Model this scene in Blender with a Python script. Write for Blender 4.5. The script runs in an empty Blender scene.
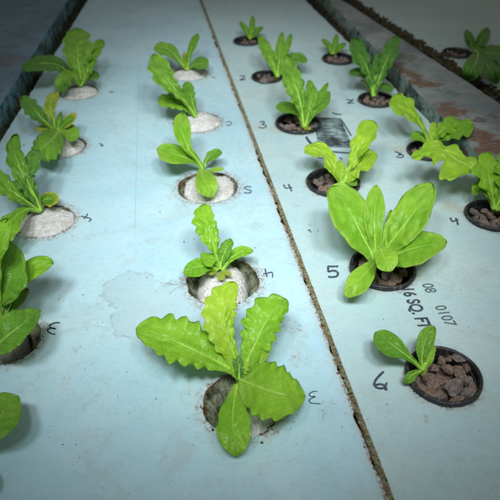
import bpy, bmesh, math, random
from mathutils import Vector, Matrix, noise as mnoise
R = math.radians
rng = random.Random(7)
sc = bpy.context.scene
COL = sc.collection

# ------------------------------------------------------------------ camera model
F = 560.0; CX = CY = 250.0; PITCH = math.atan(425.0 / F); H = 0.28
_f = Vector((0, math.cos(PITCH), -math.sin(PITCH)))
_u = Vector((0, math.sin(PITCH), math.cos(PITCH)))
_r = Vector((1, 0, 0))
def P(x, y, z=0.0):
    d = _r * ((x - CX) / F) + _u * (-(y - CY) / F) + _f
    return Vector((0, 0, H)) + d * ((z - H) / d.z)
def pxm(x, y):
    p = P(x, y) - Vector((0, 0, H))
    return F / p.dot(_f)

# ------------------------------------------------------------------ materials
class NT:
    def __init__(s, name):
        s.m = bpy.data.materials.new(name); s.m.use_nodes = True
        s.t = s.m.node_tree; s.t.nodes.clear()
        s.out = s.n('ShaderNodeOutputMaterial')
    def n(s, typ, **kw):
        nd = s.t.nodes.new(typ)
        for k, v in kw.items(): setattr(nd, k, v)
        return nd
    def l(s, a, b): s.t.links.new(a, b)
    def put(s, v, sock):
        if hasattr(v, 'links') or hasattr(v, 'is_linked'): s.l(v, sock)
        else:
            if isinstance(v, (tuple, list)) and len(v) == 3 and sock.type == 'RGBA': v = (*v, 1)
            sock.default_value = v
    def math(s, op, a, b=0.0, c=0.0, clamp=False):
        nd = s.n('ShaderNodeMath', operation=op, use_clamp=clamp)
        s.put(a, nd.inputs[0]); s.put(b, nd.inputs[1]); s.put(c, nd.inputs[2])
        return nd.outputs[0]
    def ramp(s, v, lo, hi, a=0.0, b=1.0, smooth=True):
        nd = s.n('ShaderNodeMapRange', interpolation_type='SMOOTHSTEP' if smooth else 'LINEAR')
        s.put(v, nd.inputs['Value'])
        for k, x in (('From Min', lo), ('From Max', hi), ('To Min', a), ('To Max', b)): s.put(x, nd.inputs[k])
        return nd.outputs['Result']
    def mix(s, f, a, b, mode='MIX'):
        nd = s.n('ShaderNodeMix', data_type='RGBA', blend_type=mode)
        s.put(f, nd.inputs[0]); s.put(a, nd.inputs[6]); s.put(b, nd.inputs[7])
        return nd.outputs[2]
    def noise(s, vec, scale, detail=4, rough=.55, dist=0.0):
        nd = s.n('ShaderNodeTexNoise'); s.l(vec, nd.inputs['Vector'])
        nd.inputs['Scale'].default_value = scale; nd.inputs['Detail'].default_value = detail
        nd.inputs['Roughness'].default_value = rough; nd.inputs['Distortion'].default_value = dist
        return nd.outputs['Fac']
    def voro(s, vec, scale, feature='F1', out='Distance'):
        nd = s.n('ShaderNodeTexVoronoi', feature=feature); s.l(vec, nd.inputs['Vector'])
        nd.inputs['Scale'].default_value = scale
        return nd.outputs[out]
    def pos(s): return s.n('ShaderNodeNewGeometry').outputs['Position']
    def obj(s): return s.n('ShaderNodeTexCoord').outputs['Object']
    def bsdf(s, col, rough=.5, spec=.5, height=None, bstr=.3, bdist=.001, alpha=None):
        b = s.n('ShaderNodeBsdfPrincipled')
        s.put(col, b.inputs['Base Color']); s.put(rough, b.inputs['Roughness'])
        b.inputs['Specular IOR Level'].default_value = spec
        if alpha is not None: s.put(alpha, b.inputs['Alpha'])
        if height is not None:
            bm = s.n('ShaderNodeBump'); bm.inputs['Strength'].default_value = bstr; bm.inputs['Distance'].default_value = bdist
            s.l(height, bm.inputs['Height']); s.l(bm.outputs[0], b.inputs['Normal'])
        return b.outputs[0]
    def done(s, sh): s.l(sh, s.out.inputs['Surface']); return s.m
    def blob(s, vec, pts, dist_noise=.004, nscale=120):
        """max over points of 1 - d/r, with the distance roughened by noise"""
        nz = s.math('MULTIPLY', s.math('SUBTRACT', s.noise(vec, nscale, 5, .6), .5), dist_noise * 2)
        cur = None
        for (p, r) in pts:
            nd = s.n('ShaderNodeVectorMath', operation='DISTANCE'); s.l(vec, nd.inputs[0]); nd.inputs[1].default_value = p
            v = s.math('SUBTRACT', 1.0, s.math('DIVIDE', s.math('ADD', nd.outputs['Value'], nz), r))
            cur = v if cur is None else s.math('MAXIMUM', cur, v)
        return cur

def board_material(name, base, tint, halos, stains, patches, scuffs, seam=None):
    m = NT(name); p = m.pos()
    big = m.noise(p, 9, 4, .6); mid = m.noise(p, 45, 5, .65); fine = m.noise(p, 420, 3, .6)
    c = m.mix(m.ramp(big, .35, .68), base, tint)
    c = m.mix(m.math('MULTIPLY', m.ramp(mid, .5, .78), .30), c, (.47, .52, .51))
    c = m.mix(m.math('MULTIPLY', m.ramp(fine, .45, .8), .14), c, (.30, .36, .36))
    # pale rubbed places
    c = m.mix(m.math('MULTIPLY', m.ramp(m.noise(p, 30, 6, .7, 1.5), .60, .72), .32), c, (.66, .76, .79))
    # small dirt flecks, gathered where a coarse noise allows them
    v = m.voro(p, 230); v2 = m.voro(p, 640)
    gate = m.ramp(m.noise(p, 16, 3), .47, .62)
    c = m.mix(m.math('MULTIPLY', m.math('MULTIPLY', m.ramp(v, .10, .05), gate), .75), c, (.10, .09, .07))
    gate2 = m.ramp(m.noise(p, 28, 3, .5, .6), .50, .66)
    c = m.mix(m.math('MULTIPLY', m.math('MULTIPLY', m.ramp(v2, .22, .08), gate2), .55), c, (.16, .13, .10))
    # hairline scratches and fine grey mottling
    mp = m.n('ShaderNodeMapping'); m.l(p, mp.inputs[0]); mp.inputs['Rotation'].default_value = (0, 0, .35); mp.inputs['Scale'].default_value = (34, 5, 1)
    sc1 = m.noise(mp.outputs[0], 1.0, 7, .75, 2.2)
    ln1 = m.ramp(m.math('ABSOLUTE', m.math('SUBTRACT', sc1, .5)), .007, .0)
    c = m.mix(m.math('MULTIPLY', m.math('MULTIPLY', ln1, m.ramp(big, .48, .60)), .30), c, (.20, .24, .25))
    c = m.mix(m.math('MULTIPLY', m.ramp(m.noise(p, 150, 7, .8), .54, .70), .28), c, (.26, .33, .34))
    c = m.mix(m.math('MULTIPLY', m.ramp(m.noise(p, 22, 7, .75, 1.0), .50, .66), .34), c, (.36, .42, .38))
    c = m.mix(m.math('MULTIPLY', m.ramp(m.noise(p, 75, 7, .8, .6), .50, .68), .26), c, (.34, .37, .34))
    # faint brownish wash
    c = m.mix(m.math('MULTIPLY', m.ramp(m.noise(p, 60, 6, .7, .8), .60, .78), .34), c, (.30, .22, .17))
    if halos:
        b = m.blob(p, halos, .006, 90)
        c = m.mix(m.math('MULTIPLY', m.ramp(b, .0, .28), .22), c, (.42, .36, .30))
        c = m.mix(m.math('MULTIPLY', m.math('MULTIPLY', m.ramp(b, .10, .2), m.ramp(m.noise(p, 260, 4, .7), .46, .62)), .6), c, (.20, .10, .05))
    if stains:
        b = m.blob(p, stains, .010, 70)
        c = m.mix(m.math('MULTIPLY', m.ramp(b, .0, .10), .36), c, (.34, .45, .47))
        band = m.math('MULTIPLY', m.ramp(b, -.02, .04), m.ramp(b, .16, .05))
        c = m.mix(m.math('MULTIPLY', m.math('MULTIPLY', band, m.ramp(m.noise(p, 170, 6, .75), .44, .62)), .75), c, (.26, .29, .28))
    if scuffs:
        b = m.blob(p, scuffs, .008, 160)
        sp_ = m.math('MULTIPLY', m.ramp(m.noise(p, 330, 5, .75), .50, .64), m.ramp(m.noise(p, 110, 3, .6), .40, .60))
        c = m.mix(m.math('MULTIPLY', m.math('MULTIPLY', m.ramp(b, .0, .6), sp_), .75), c, (.20, .15, .12))
        c = m.mix(m.math('MULTIPLY', m.ramp(b, .0, .9), .12), c, (.32, .27, .25))
    if seam:
        sa, sn, reach = seam
        d1 = m.n('ShaderNodeVectorMath', operation='SUBTRACT'); m.l(p, d1.inputs[0]); d1.inputs[1].default_value = sa
        d2 = m.n('ShaderNodeVectorMath', operation='DOT_PRODUCT'); m.l(d1.outputs[0], d2.inputs[0]); d2.inputs[1].default_value = sn
        dd = m.math('ADD', d2.outputs['Value'], m.math('MULTIPLY', m.math('SUBTRACT', m.noise(p, 75, 6, .7), .52), reach * 1.6))
        c = m.mix(m.math('MULTIPLY', m.ramp(dd, reach * 2.6, .0), .30), c, (.42, .35, .30))
        c = m.mix(m.math('MULTIPLY', m.math('MULTIPLY', m.ramp(dd, reach, reach * .2), m.ramp(m.noise(p, 420, 5, .7), .40, .56)), .85), c, (.20, .11, .065))
    if patches:
        for pts, colr in patches:
            b = m.blob(p, pts, .014, 55)
            k = m.math('MULTIPLY', m.ramp(b, .0, .5), .45)
            tex = m.mix(m.noise(p, 160, 5, .7), tuple(x * .45 for x in colr), tuple(x * 1.5 for x in colr))
            c = m.mix(m.math('MULTIPLY', k, .92), c, tex)
    hgt = m.math('ADD', m.math('MULTIPLY', fine, .5), m.math('MULTIPLY', m.voro(p, 300), .6))
    hgt = m.math('ADD', hgt, m.math('MULTIPLY', m.noise(p, 60, 4, .6), 1.2))
    return m.done(m.bsdf(c, m.ramp(mid, .3, .7, .36, .60), .45, hgt, .30, .0008))

def mat_noise(name, a, b, scale, rough=.8, spec=.3, bump=.5, bdist=.001, detail=5, lo=.35, hi=.65):
    m = NT(name); o = m.obj()
    n = m.noise(o, scale, detail, .65)
    c = m.mix(m.ramp(n, lo, hi), a, b)
    c = m.mix(m.math('MULTIPLY', m.ramp(m.noise(o, scale * 4.3, 4, .6), .45, .7), .4), c, tuple(x * .45 for x in a))
    return m.done(m.bsdf(c, rough, spec, m.noise(o, scale * 2.2, 6, .7), bump, bdist))

def leaf_material(name, base, dark, rib, edge=None, edge_amt=0.0, blister=1.0, veins=6.5, rough=.38, trans=.40):
    m = NT(name)
    uv = m.n('ShaderNodeUVMap', uv_map='LeafUV').outputs['UV']
    sep = m.n('ShaderNodeSeparateXYZ'); m.l(uv, sep.inputs[0])
    u, v = sep.outputs[0], sep.outputs[1]
    av = m.math('ABSOLUTE', m.math('SUBTRACT', v, .5)); av = m.math('MULTIPLY', av, 2.0)
    o = m.obj()
    n1 = m.noise(o, 140, 4, .6); n2 = m.noise(o, 45, 3, .5)
    sgn = m.math('MULTIPLY', m.math('GREATER_THAN', v, .5), .37)
    q = m.math('ADD', m.math('SUBTRACT', m.math('MULTIPLY', u, veins), m.math('MULTIPLY', m.math('POWER', av, .8), 1.35)), sgn)
    q = m.math('ADD', q, m.math('MULTIPLY', m.math('SUBTRACT', n2, .5), .9))
    fr = m.math('ABSOLUTE', m.math('SUBTRACT', m.math('FRACT', q), .5))
    vein = m.math('MULTIPLY', m.ramp(fr, .085, .0), m.ramp(av, 1.0, .5))
    web = m.ramp(m.voro(o, 330, 'DISTANCE_TO_EDGE'), .10, .0)
    ribm = m.ramp(av, m.ramp(u, 0, 1, .20, .02), .0)
    c = m.mix(m.ramp(n2, .3, .7), dark, base)
    c = m.mix(m.math('MULTIPLY', m.ramp(n1, .4, .75), .25), c, rib)
    # finer side branches leaving the lateral veins
    q2 = m.math('ADD', m.math('MULTIPLY', q, 3.0), m.math('MULTIPLY', av, -3.4))
    f2 = m.math('ABSOLUTE', m.math('SUBTRACT', m.math('FRACT', m.math('ADD', q2, m.math('MULTIPLY', n1, .8))), .5))
    c = m.mix(m.math('MULTIPLY', m.ramp(f2, .10, .0), .13), c, rib)
    c = m.mix(m.math('MULTIPLY', vein, .38), c, rib)
    c = m.mix(m.math('MULTIPLY', web, .16), c, rib)
    c = m.mix(m.math('MULTIPLY', ribm, .75), c, rib)
    c = m.mix(m.ramp(u, .30, .0, 0, .55), c, rib)           # pale leaf stalk
    rnd = m.n('ShaderNodeObjectInfo').outputs['Random']      # every leaf its own green
    c = m.mix(m.math('MULTIPLY', m.ramp(rnd, .45, 1.0, smooth=False), .24), c, tuple(x * y for x, y in zip(base, (1.35, 1.12, 1.6))))
    c = m.mix(m.math('MULTIPLY', m.ramp(rnd, .55, .0, smooth=False), .40), c, tuple(x * y for x, y in zip(dark, (.75, .86, 1.0))))
    if edge is not None:
        e = m.ramp(m.math('ADD', m.math('MAXIMUM', av, m.math('MULTIPLY', u, .93)), m.math('MULTIPLY', m.math('SUBTRACT', n1, .5), .35)), .62, .98)
        c = m.mix(m.math('MULTIPLY', e, edge_amt), c, edge)
    hq = m.math('SUBTRACT', m.math('MULTIPLY', m.ramp(fr, 0, .5), .8), m.math('MULTIPLY', ribm, 1.2))
    hgt = m.math('ADD', hq, m.math('MULTIPLY', m.ramp(m.voro(o, 330, 'DISTANCE_TO_EDGE'), 0, .3), .5 * blister))
    hgt = m.math('ADD', hgt, m.math('MULTIPLY', n1, .9 * blister))
    hgt = m.math('ADD', hgt, m.math('MULTIPLY', n2, 1.6 * blister))
    pr = m.n('ShaderNodeBsdfPrincipled')
    m.l(c, pr.inputs['Base Color']); pr.inputs['Roughness'].default_value = rough
    pr.inputs['Specular IOR Level'].default_value = .5
    bm = m.n('ShaderNodeBump'); bm.inputs['Strength'].default_value = .36 + .14 * min(1, blister); bm.inputs['Distance'].default_value = .0008
    m.l(hgt, bm.inputs['Height']); m.l(bm.outputs[0], pr.inputs['Normal'])
    tr = m.n('ShaderNodeBsdfTranslucent'); m.l(m.mix(.25, c, (.45, .62, .03)), tr.inputs['Color']); m.l(bm.outputs[0], tr.inputs['Normal'])
    mx = m.n('ShaderNodeMixShader'); mx.inputs[0].default_value = trans
    m.l(pr.outputs[0], mx.inputs[1]); m.l(tr.outputs[0], mx.inputs[2])
    return m.done(mx.outputs[0])

LM = {
 'bright': leaf_material('leaf_bright', (.30, .61, .032), (.20, .50, .018), (.46, .70, .15)),
 'smooth': leaf_material('leaf_smooth', (.32, .61, .034), (.22, .52, .020), (.44, .70, .15), edge=(.46, .66, .12), edge_amt=.4, blister=.55, veins=5.5, rough=.46),
 'mid':    leaf_material('leaf_mid', (.22, .49, .040), (.13, .37, .025), (.38, .60, .15)),
 'dark':   leaf_material('leaf_dark', (.12, .34, .040), (.075, .25, .028), (.30, .50, .15)),
 'lime':   leaf_material('leaf_lime', (.42, .67, .040), (.29, .56, .022), (.54, .74, .17), blister=.8, veins=5),
 'yellow_edge': leaf_material('leaf_yellow_edge', (.17, .42, .025), (.11, .33, .018), (.35, .55, .1), edge=(.66, .60, .08), edge_amt=.95, blister=.5),
 'yellow': leaf_material('leaf_yellow', (.34, .48, .05), (.24, .42, .035), (.52, .60, .15), edge=(.52, .44, .09), edge_amt=.5, blister=.5),
 'brown_tip': leaf_material('leaf_brown_tip', (.20, .42, .03), (.13, .32, .02), (.35, .5, .1), edge=(.28, .12, .03), edge_amt=.9, blister=.6),
}
M_STEM = mat_noise('stem_pale', (.30, .48, .07), (.46, .60, .16), 90, .45, .4, .2)
M_RIB = mat_noise('midrib_pale', (.28, .55, .05), (.38, .62, .09), 120, .4, .4, .15)
M_POT = mat_noise('pot_plastic', (.014, .015, .018), (.15, .15, .15), 210, .40, .5, .6, .0008, lo=.50, hi=.78)
M_PLUG = None
M_STONE = [mat_noise('lava_stone_a', (.20, .14, .112), (.42, .325, .28), 2.6, .92, .2, .6, .10),
           mat_noise('lava_stone_b', (.19, .16, .148), (.41, .36, .34), 2.9, .92, .2, .6, .10),
           mat_noise('lava_stone_c', (.235, .152, .112), (.44, .33, .26), 2.4, .92, .2, .6, .10)]
M_INK = mat_noise('marker_ink', (.016, .022, .040), (.10, .13, .17), 480, .45, .4, .1)
M_CRUST = mat_noise('crust_brown', (.085, .038, .014), (.26, .15, .065), 260, .9, .2, .9, .001)
M_CRUMB = mat_noise('crumb_rust', (.13, .055, .022), (.33, .20, .12), 300, .9, .2, .9, .001)
M_MOSS = mat_noise('moss_olive', (.13, .135, .075), (.30, .30, .20), 300, .9, .2, .9, .001)
M_MOSSG = mat_noise('moss_green', (.06, .09, .015), (.18, .20, .04), 300, .9, .2, .9, .001)
M_HOLE = mat_noise('hole_wall_algae', (.024, .026, .012), (.23, .26, .17), 120, .5, .5, 1.0, .002, lo=.36, hi=.60)
m = NT('plug_sponge'); o_ = m.obj()
g1 = m.voro(o_, 700); g2 = m.noise(o_, 420, 6, .8)
vc = m.n('ShaderNodeTexVoronoi'); m.l(o_, vc.inputs['Vector']); vc.inputs['Scale'].default_value = 620
vs_ = m.n('ShaderNodeSeparateColor'); m.l(vc.outputs['Color'], vs_.inputs[0])
c_ = m.mix(vs_.outputs[0], (.64, .65, .64), (.88, .89, .89))
c_ = m.mix(m.math('MULTIPLY', m.ramp(g2, .52, .34), .35), c_, (.46, .46, .43))
c_ = m.mix(m.math('MULTIPLY', m.ramp(m.noise(o_, 75, 5, .65), .52, .72), .5), c_, (.40, .33, .23))
M_PLUG = m.done(m.bsdf(c_, .30, .5, m.math('ADD', m.math('ADD', m.math('MULTIPLY', g1, 1.2), g2), m.math('MULTIPLY', m.voro(o_, 1500), .7)), .75, .0013))
for nd in M_PLUG.node_tree.nodes:
    if nd.type == 'BSDF_PRINCIPLED':
        nd.inputs['Subsurface Weight'].default_value = .35; nd.inputs['Subsurface Radius'].default_value = (1, .9, .8); nd.inputs['Subsurface Scale'].default_value = .0025
m = NT('dark_water'); M_WATER = m.done(m.bsdf((.008, .012, .009), .08, .5, m.noise(m.pos(), 30, 2), .05, .002))

# ------------------------------------------------------------------ object helpers
def link(name, bm, mat, parent=None, smooth=True, loc=None):
    me = bpy.data.meshes.new(name)
    if loc is not None: bmesh.ops.translate(bm, verts=bm.verts, vec=-Vector(loc))
    bm.to_mesh(me); bm.free()
    if smooth:
        for p in me.polygons: p.use_smooth = True
    if mat is not None:
        for mm in (mat if isinstance(mat, list) else [mat]): me.materials.append(mm)
    o = bpy.data.objects.new(name, me); COL.objects.link(o)
    if loc is not None: o.location = loc
    if parent is not None: attach(o, parent)
    return o
def attach(o, parent):
    wl = Vector(o.location)
    o.parent = parent
    p = parent; off = Vector((0, 0, 0))
    while p is not None: off += Vector(p.location); p = p.parent
    o.location = wl - off
def tag(o, label, cat, group=None, kind=None):
    if label: o['label'] = label
    if cat: o['category'] = cat
    if group: o['group'] = group
    if kind: o['kind'] = kind
    return o
def thing(name, loc, label, cat, group=None):
    o = bpy.data.objects.new(name, None); COL.objects.link(o); o.location = loc; o.empty_display_size = .01
    return tag(o, label, cat, group)

def catmull(pts, t):
    """pts: list of tuples with uniform parameter, t in [0, n-1]"""
    n = len(pts); i = min(int(t), n - 2); f = t - i
    p1, p2 = pts[i], pts[i + 1]
    p0 = pts[i - 1] if i > 0 else tuple(2 * a - b for a, b in zip(p1, p2))
    p3 = pts[i + 2] if i + 2 < n else tuple(2 * b - a for a, b in zip(p1, p2))
    out = []
    for a, b, c, d in zip(p0, p1, p2, p3):
        out.append(.5 * ((2 * b) + (c - a) * f + (2 * a - 5 * b + 4 * c - d) * f * f + (3 * b - a - 3 * c + d) * f ** 3))
    return out

def tube(bm, pts, radii, seg=8, cap=True):
    rings = []
    for i, p in enumerate(pts):
        a = pts[max(i - 1, 0)]; b = pts[min(i + 1, len(pts) - 1)]
        t = (b - a).normalized()
        x = t.orthogonal().normalized() if i == 0 else (px_ - t * px_.dot(t)).normalized()
        px_ = x; y = t.cross(x)
        rings.append([bm.verts.new(p + (x * math.cos(2 * math.pi * k / seg) + y * math.sin(2 * math.pi * k / seg)) * radii[i]) for k in range(seg)])
    for a, b in zip(rings, rings[1:]):
        for k in range(seg): bm.faces.new((a[k], a[(k + 1) % seg], b[(k + 1) % seg], b[k]))
    if cap:
        bm.faces.new(rings[0][::-1]); bm.faces.new(rings[-1])

# ------------------------------------------------------------------ leaves
def L_px(spec): return sum(math.hypot(b[0] - a[0], b[1] - a[1]) for a, b in zip(spec, spec[1:]))
def make_leaf(root, base, spec, mat, teeth=(0, 0, 0), hz=1.0, tip=None, cup=.16, roll=0.0, z0=None, tipz=None, midz=None, seed=0, rib=True, label=None):
    """spec: spine stations (px, py, left half width, right half width) in photo pixels from the leaf base to its tip;
    the height along the spine comes from the leaf's own length, so that every leaf is a curved sheet in space."""
    rg = random.Random(seed * 31 + 5)
    k = pxm(*base)
    N = 104 if L_px(spec) > 45 else 60; M = 9
    raw = [catmull(spec, i / 200 * (len(spec) - 1)) for i in range(201)]
    cum = [0]
    for a, b in zip(raw, raw[1:]): cum.append(cum[-1] + math.hypot(b[0] - a[0], b[1] - a[1]))
    L = cum[-1]
    dx, dy = spec[-1][0] - spec[0][0], spec[-1][1] - spec[0][1]
    s = -dy / max(1e-6, math.hypot(dx, dy))
    za = (.30 + .30 * s) if tipz is None else tipz
    zm = .15 if midz is None else midz
    zb = (3.0 if z0 is None else z0) / 1000
    wt = (abs(spec[-1][2]) + abs(spec[-1][3])) / 2
    tl = (wt * .95 if tip is None else tip); tl = max(.5, min(tl, L * .6))
    n_t, amp, ruf = teeth
    ph = [rg.uniform(0, 6.28) for _ in range(6)]
    st = []
    j = 0
    for i in range(N + 1):
        # denser rows near the tip
        u = i / N; u = u + .12 * math.sin(math.pi * u) * u
        u = min(u, 1.0)
        if i == N: u = 1.0
        target = u * L
        while j < 199 and cum[j + 1] < target: j += 1
        f = (target - cum[j]) / max(1e-9, cum[j + 1] - cum[j]); f = min(max(f, 0), 1)
        st.append([a + (b - a) * f for a, b in zip(raw[j], raw[j + 1])] + [u])
    bm = bmesh.new(); uvl = bm.loops.layers.uv.new('LeafUV')
    grid = []; centre = []
    for i, (x, y, wl, wr, u) in enumerate(st):
        a = st[max(i - 2, 0)]; b = st[min(i + 2, N)]
        tx, ty = b[0] - a[0], b[1] - a[1]; tn = math.hypot(tx, ty) or 1
        nx, ny = -ty / tn, tx / tn
        cap = 1.0
        q = (u * L - (L - tl)) / tl
        if q > 0: cap = math.sqrt(max(0.0, 1 - q * q))
        z = zb + (L / k) * hz * (za * u ** 1.15 + zm * math.sin(math.pi * min(1, u * 1.0)))
        row = []
        for jv in range(-M, M + 1):
            v = jv / M
            w = (wr if v > 0 else wl) * cap
            side = 0 if v > 0 else 1
            if n_t:
                env = min(1, max(0, (u - .18) / .15)) * (1 - .55 * max(0, (u - .85) / .15))
                c = 2 * math.pi * (n_t * u + .5 * side) + ph[side] + .5 * math.sin(2 * math.pi * u * 1.7 + ph[2 + side])
                tooth = .62 * math.sin(c) + .55 * (abs(math.sin(c / 2 + .8)) - .62)
                w *= 1 + amp * env * (tooth * (1 + .4 * math.sin(c * .37 + ph[4])) + .12 * math.sin(2.3 * c + ph[5])) * abs(v) ** 2.5
                rz = ruf * (L / k) * env * abs(v) ** 3 * math.sin(c + 1.1)
            else:
                w *= 1 + .025 * math.sin(7 * u + ph[side]) * abs(v)
                rz = 0.0
            wm = abs(w) / k
            zz = z + cup * wm * (abs(v) ** 1.6) + roll * wm * v + rz
            zz += (.0012 * mnoise.noise(Vector((u * 5 + seed, v * 2.5, seed * 3.1))) + .0008 * mnoise.noise(Vector((u * 13 + seed, v * 5, seed * 1.7))) * (1 if n_t else .4)) * min(1, u * 3) * (L / k) / .05
            zz = max(zz, .0012)
            p = P(x + nx * w * v, y + ny * w * v, zz)
            row.append(bm.verts.new(p))
            if jv == 0: centre.append((p.copy(), (wl + wr) / k / 2))
        grid.append(row)
    for i in range(N):
        for jv in range(2 * M):
            fc = bm.faces.new((grid[i][jv], grid[i][jv + 1], grid[i + 1][jv + 1], grid[i + 1][jv]))
            for lp, (ii, jj) in zip(fc.loops, ((i, jv), (i, jv + 1), (i + 1, jv + 1), (i + 1, jv))):
                lp[uvl].uv = (st[ii][4], jj / (2 * M))
    bmesh.ops.remove_doubles(bm, verts=bm.verts, dist=1e-7)
    bmesh.ops.recalc_face_normals(bm, faces=bm.faces)
    if sum(f.normal.z for f in bm.faces) < 0: bmesh.ops.reverse_faces(bm, faces=bm.faces)
    o = link('leaf', bm, LM[mat], root, loc=centre[0][0])
    sd = o.modifiers.new('thickness', 'SOLIDIFY'); sd.thickness = .00035; sd.offset = -1
    if label: o['label'] = label
    if rib:
        bm = bmesh.new()
        last = int(N * .72)
        pts, rad = [], []
        r0 = min(.0009, max(.0004, .012 * L / k))
        for i in range(0, last, 3):
            p, w = centre[i]; t = i / last
            rr = r0 * (1.7 * (1 - t) ** 2.4 + .45 * (1 - t) ** .8) + .00012
            pts.append(p + Vector((0, 0, -.35 * rr))); rad.append(rr)
        tube(bm, pts, rad, 7)
        link('midrib', bm, M_RIB, o, loc=pts[0])
    return o

# ------------------------------------------------------------------ geometry of the place
def edge_line(pa, pb, z=0.0):
    a, b = P(*pa, z), P(*pb, z); d = (b - a).normalized()
    return a, d
def on(line, Y):
    a, d = line; return a + d * ((Y - a.y) / d.y)
Y0, Y1 = -.25, 1.9
ln_left  = edge_line((57, 50), (4, 136))              # left edge of the left raft
ln_sl    = edge_line((217.0, 45), (371.5, 455))       # right edge of the left raft
ln_sr    = edge_line((219.2, 45), (377.0, 455))       # left edge of the right raft
ln_right = edge_line((381, 74), (473, 164))           # right edge of the right raft
WZ = .019
ln_lw    = edge_line((47, 50), (5, 121))              # foot of the left wall
ln_dv    = edge_line((399, 71), (435, 108), WZ)       # top left arris of the divider
ln_dv2   = edge_line((420, 50), (498, 101), WZ)       # top right arris of the divider
ln_far   = edge_line((432, 50), (512, 101))           # edge of the far right raft

# holes: kind, centre px, width px
HOLES_L = {'A4': (46, 221, 57), 'A5': (63, 147, 46), 'A6': (79, 92, 38), 'A3': (7, 340, 67),
           'B3': (243, 403, 80), 'B4': (223, 281, 73), 'B5': (208, 187, 60), 'B6': (197, 122, 47), 'B7': (189, 74, 36)}
HOLES_R = {'C6': (443, 377, 74), 'C5': (382, 270, 65), 'C4': (333, 184, 53), 'C3': (298, 125, 45), 'C2': (267, 78, 31), 'C1': (247, 42, 27),
           'D1': (338, 60, 32), 'D2': (376, 101, 36), 'D3': (427, 152, 40), 'D4': (492, 217, 53)}
HOLES_E = {'E1': (457, 54, 29)}
def hole_geo(h):
    x, y, w = h
    return P(x, y), w / 2 / pxm(x, y)

TH = .030
def make_board(name, left, right, holes, mat, label, rough_cut, jag_l, jag_r, seed):
    rg = random.Random(seed)
    def edge(line, jag, side, s):
        pts = []; n = 420
        for i in range(n + 1):
            Y = Y0 + (Y1 - Y0) * i / n
            p = on(line, Y)
            w = mnoise.noise(Vector((Y * 28, s, 0))) * .55 + mnoise.noise(Vector((Y * 95, s, 4))) * .6 + mnoise.noise(Vector((Y * 260, s, 9))) * .35
            p.x += side * jag * max(0, w + .05); pts.append(p)
        return pts
    outline = edge(left, jag_l, 1, seed + .3) + edge(right, jag_r, -1, seed + .7)[::-1]
    bm = bmesh.new()
    loops = [outline]
    for h in holes.values():
        c, r = hole_geo(h)
        lp = []
        for k in range(72):
            a = 2 * math.pi * k / 72
            rr = r * (1 + (rough_cut * (mnoise.noise(Vector((math.cos(a) * 2, math.sin(a) * 2, c.x * 90))) * .8 + mnoise.noise(Vector((math.cos(a) * 7, math.sin(a) * 7, c.y * 50))) * .5)))
            lp.append(c + Vector((math.cos(a), math.sin(a), 0)) * rr)
        loops.append(lp)
    edges = []; vloops = []
    for lp in loops:
        vs = [bm.verts.new((p.x, p.y, 0)) for p in lp]; vloops.append(vs)
        for i in range(len(vs)): edges.append(bm.edges.new((vs[i], vs[(i + 1) % len(vs)])))
    bmesh.ops.triangle_fill(bm, use_beauty=True, use_dissolve=False, edges=edges, normal=(0, 0, 1))
    for f in bm.faces:
        if f.normal.z < 0: f.normal_flip()
    for li, vs in enumerate(vloops):
        # rounded arris then the wall
        cen = sum((v.co for v in vs), Vector()) / len(vs)
        prev = vs
        for step, (dz, out) in enumerate(((-.0012, .0005), (-TH, .0006)) if (li == 0 or rough_cut < .02) else ((-.0012, .0005), (-.004, .0018), (-.0085, .0062), (-.014, .0085), (-TH, .009))):
            ring = []
            for v in vs:
                d = (v.co - cen); d.z = 0; d.normalize()
                sgn = 1 if li == 0 else -1
                if li == 0: d = Vector((1 if v.co.x > cen.x else -1, 0, 0)) 
                q = v.co + d * out * sgn
                if li > 0 and step >= 1: q += d * .0011 * rg.uniform(-1, 1)
                ring.append(bm.verts.new((q.x, q.y, dz)))
            for i in range(len(vs)):
                jn = (i + 1) % len(vs)
                f = bm.faces.new((prev[i], prev[jn], ring[jn], ring[i])); f.material_index = 1
            prev = ring
    o = link(name, bm, [mat, M_HOLE], None, smooth=False)
    bmx = bmesh.new(); bmx.from_mesh(o.data); bmesh.ops.recalc_face_normals(bmx, faces=[f for f in bmx.faces if f.material_index == 1]); bmx.to_mesh(o.data); bmx.free()
    return tag(o, label, 'raft board')

def wp(x, y, z=0): return tuple(P(x, y, z))
halo_l = [(tuple(hole_geo(h)[0]), hole_geo(h)[1] * 1.42) for h in HOLES_L.values()]
halo_r = [(tuple(hole_geo(h)[0]), hole_geo(h)[1] * 1.28) for h in HOLES_R.values()]
mat_left = board_material('foam_blue', (.375, .605, .71), (.455, .67, .745), halo_l,
    [(wp(130, 290), .022), (wp(152, 310), .026), (wp(135, 320), .018), (wp(172, 300), .022), (wp(185, 325), .02)], None,
    [(wp(257, 226), .010), (wp(150, 353), .004), (wp(77, 349), .004), (wp(296, 330), .012), (wp(300, 360), .010), (wp(330, 410), .012), (wp(60, 300), .006), (wp(283, 320), .012)], (tuple(ln_sl[0]), (ln_sl[1].y, -ln_sl[1].x, 0), .0032))
mat_right = board_material('foam_grey_blue', (.385, .565, .605), (.45, .605, .62), halo_r, None,
    [([(wp(258, 126), .012), (wp(272, 130), .012)], (.45, .44, .38)), ([(wp(400, 149), .010)], (.42, .36, .25)), ([(wp(452, 208), .012)], (.45, .40, .30))],
    [(wp(310, 225), .004), (wp(425, 420), .004)], (tuple(ln_sr[0]), (-ln_sr[1].y, ln_sr[1].x, 0), .0006))
mat_far = board_material('foam_far', (.33, .45, .45), (.40, .50, .49), None, None, None, None)
raft_l = make_board('foam_raft', ln_left, ln_sl, HOLES_L, mat_left, 'pale blue foam raft with white plugs in its holes, left of the mossy seam', .055, .003, .0058, 3)
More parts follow.
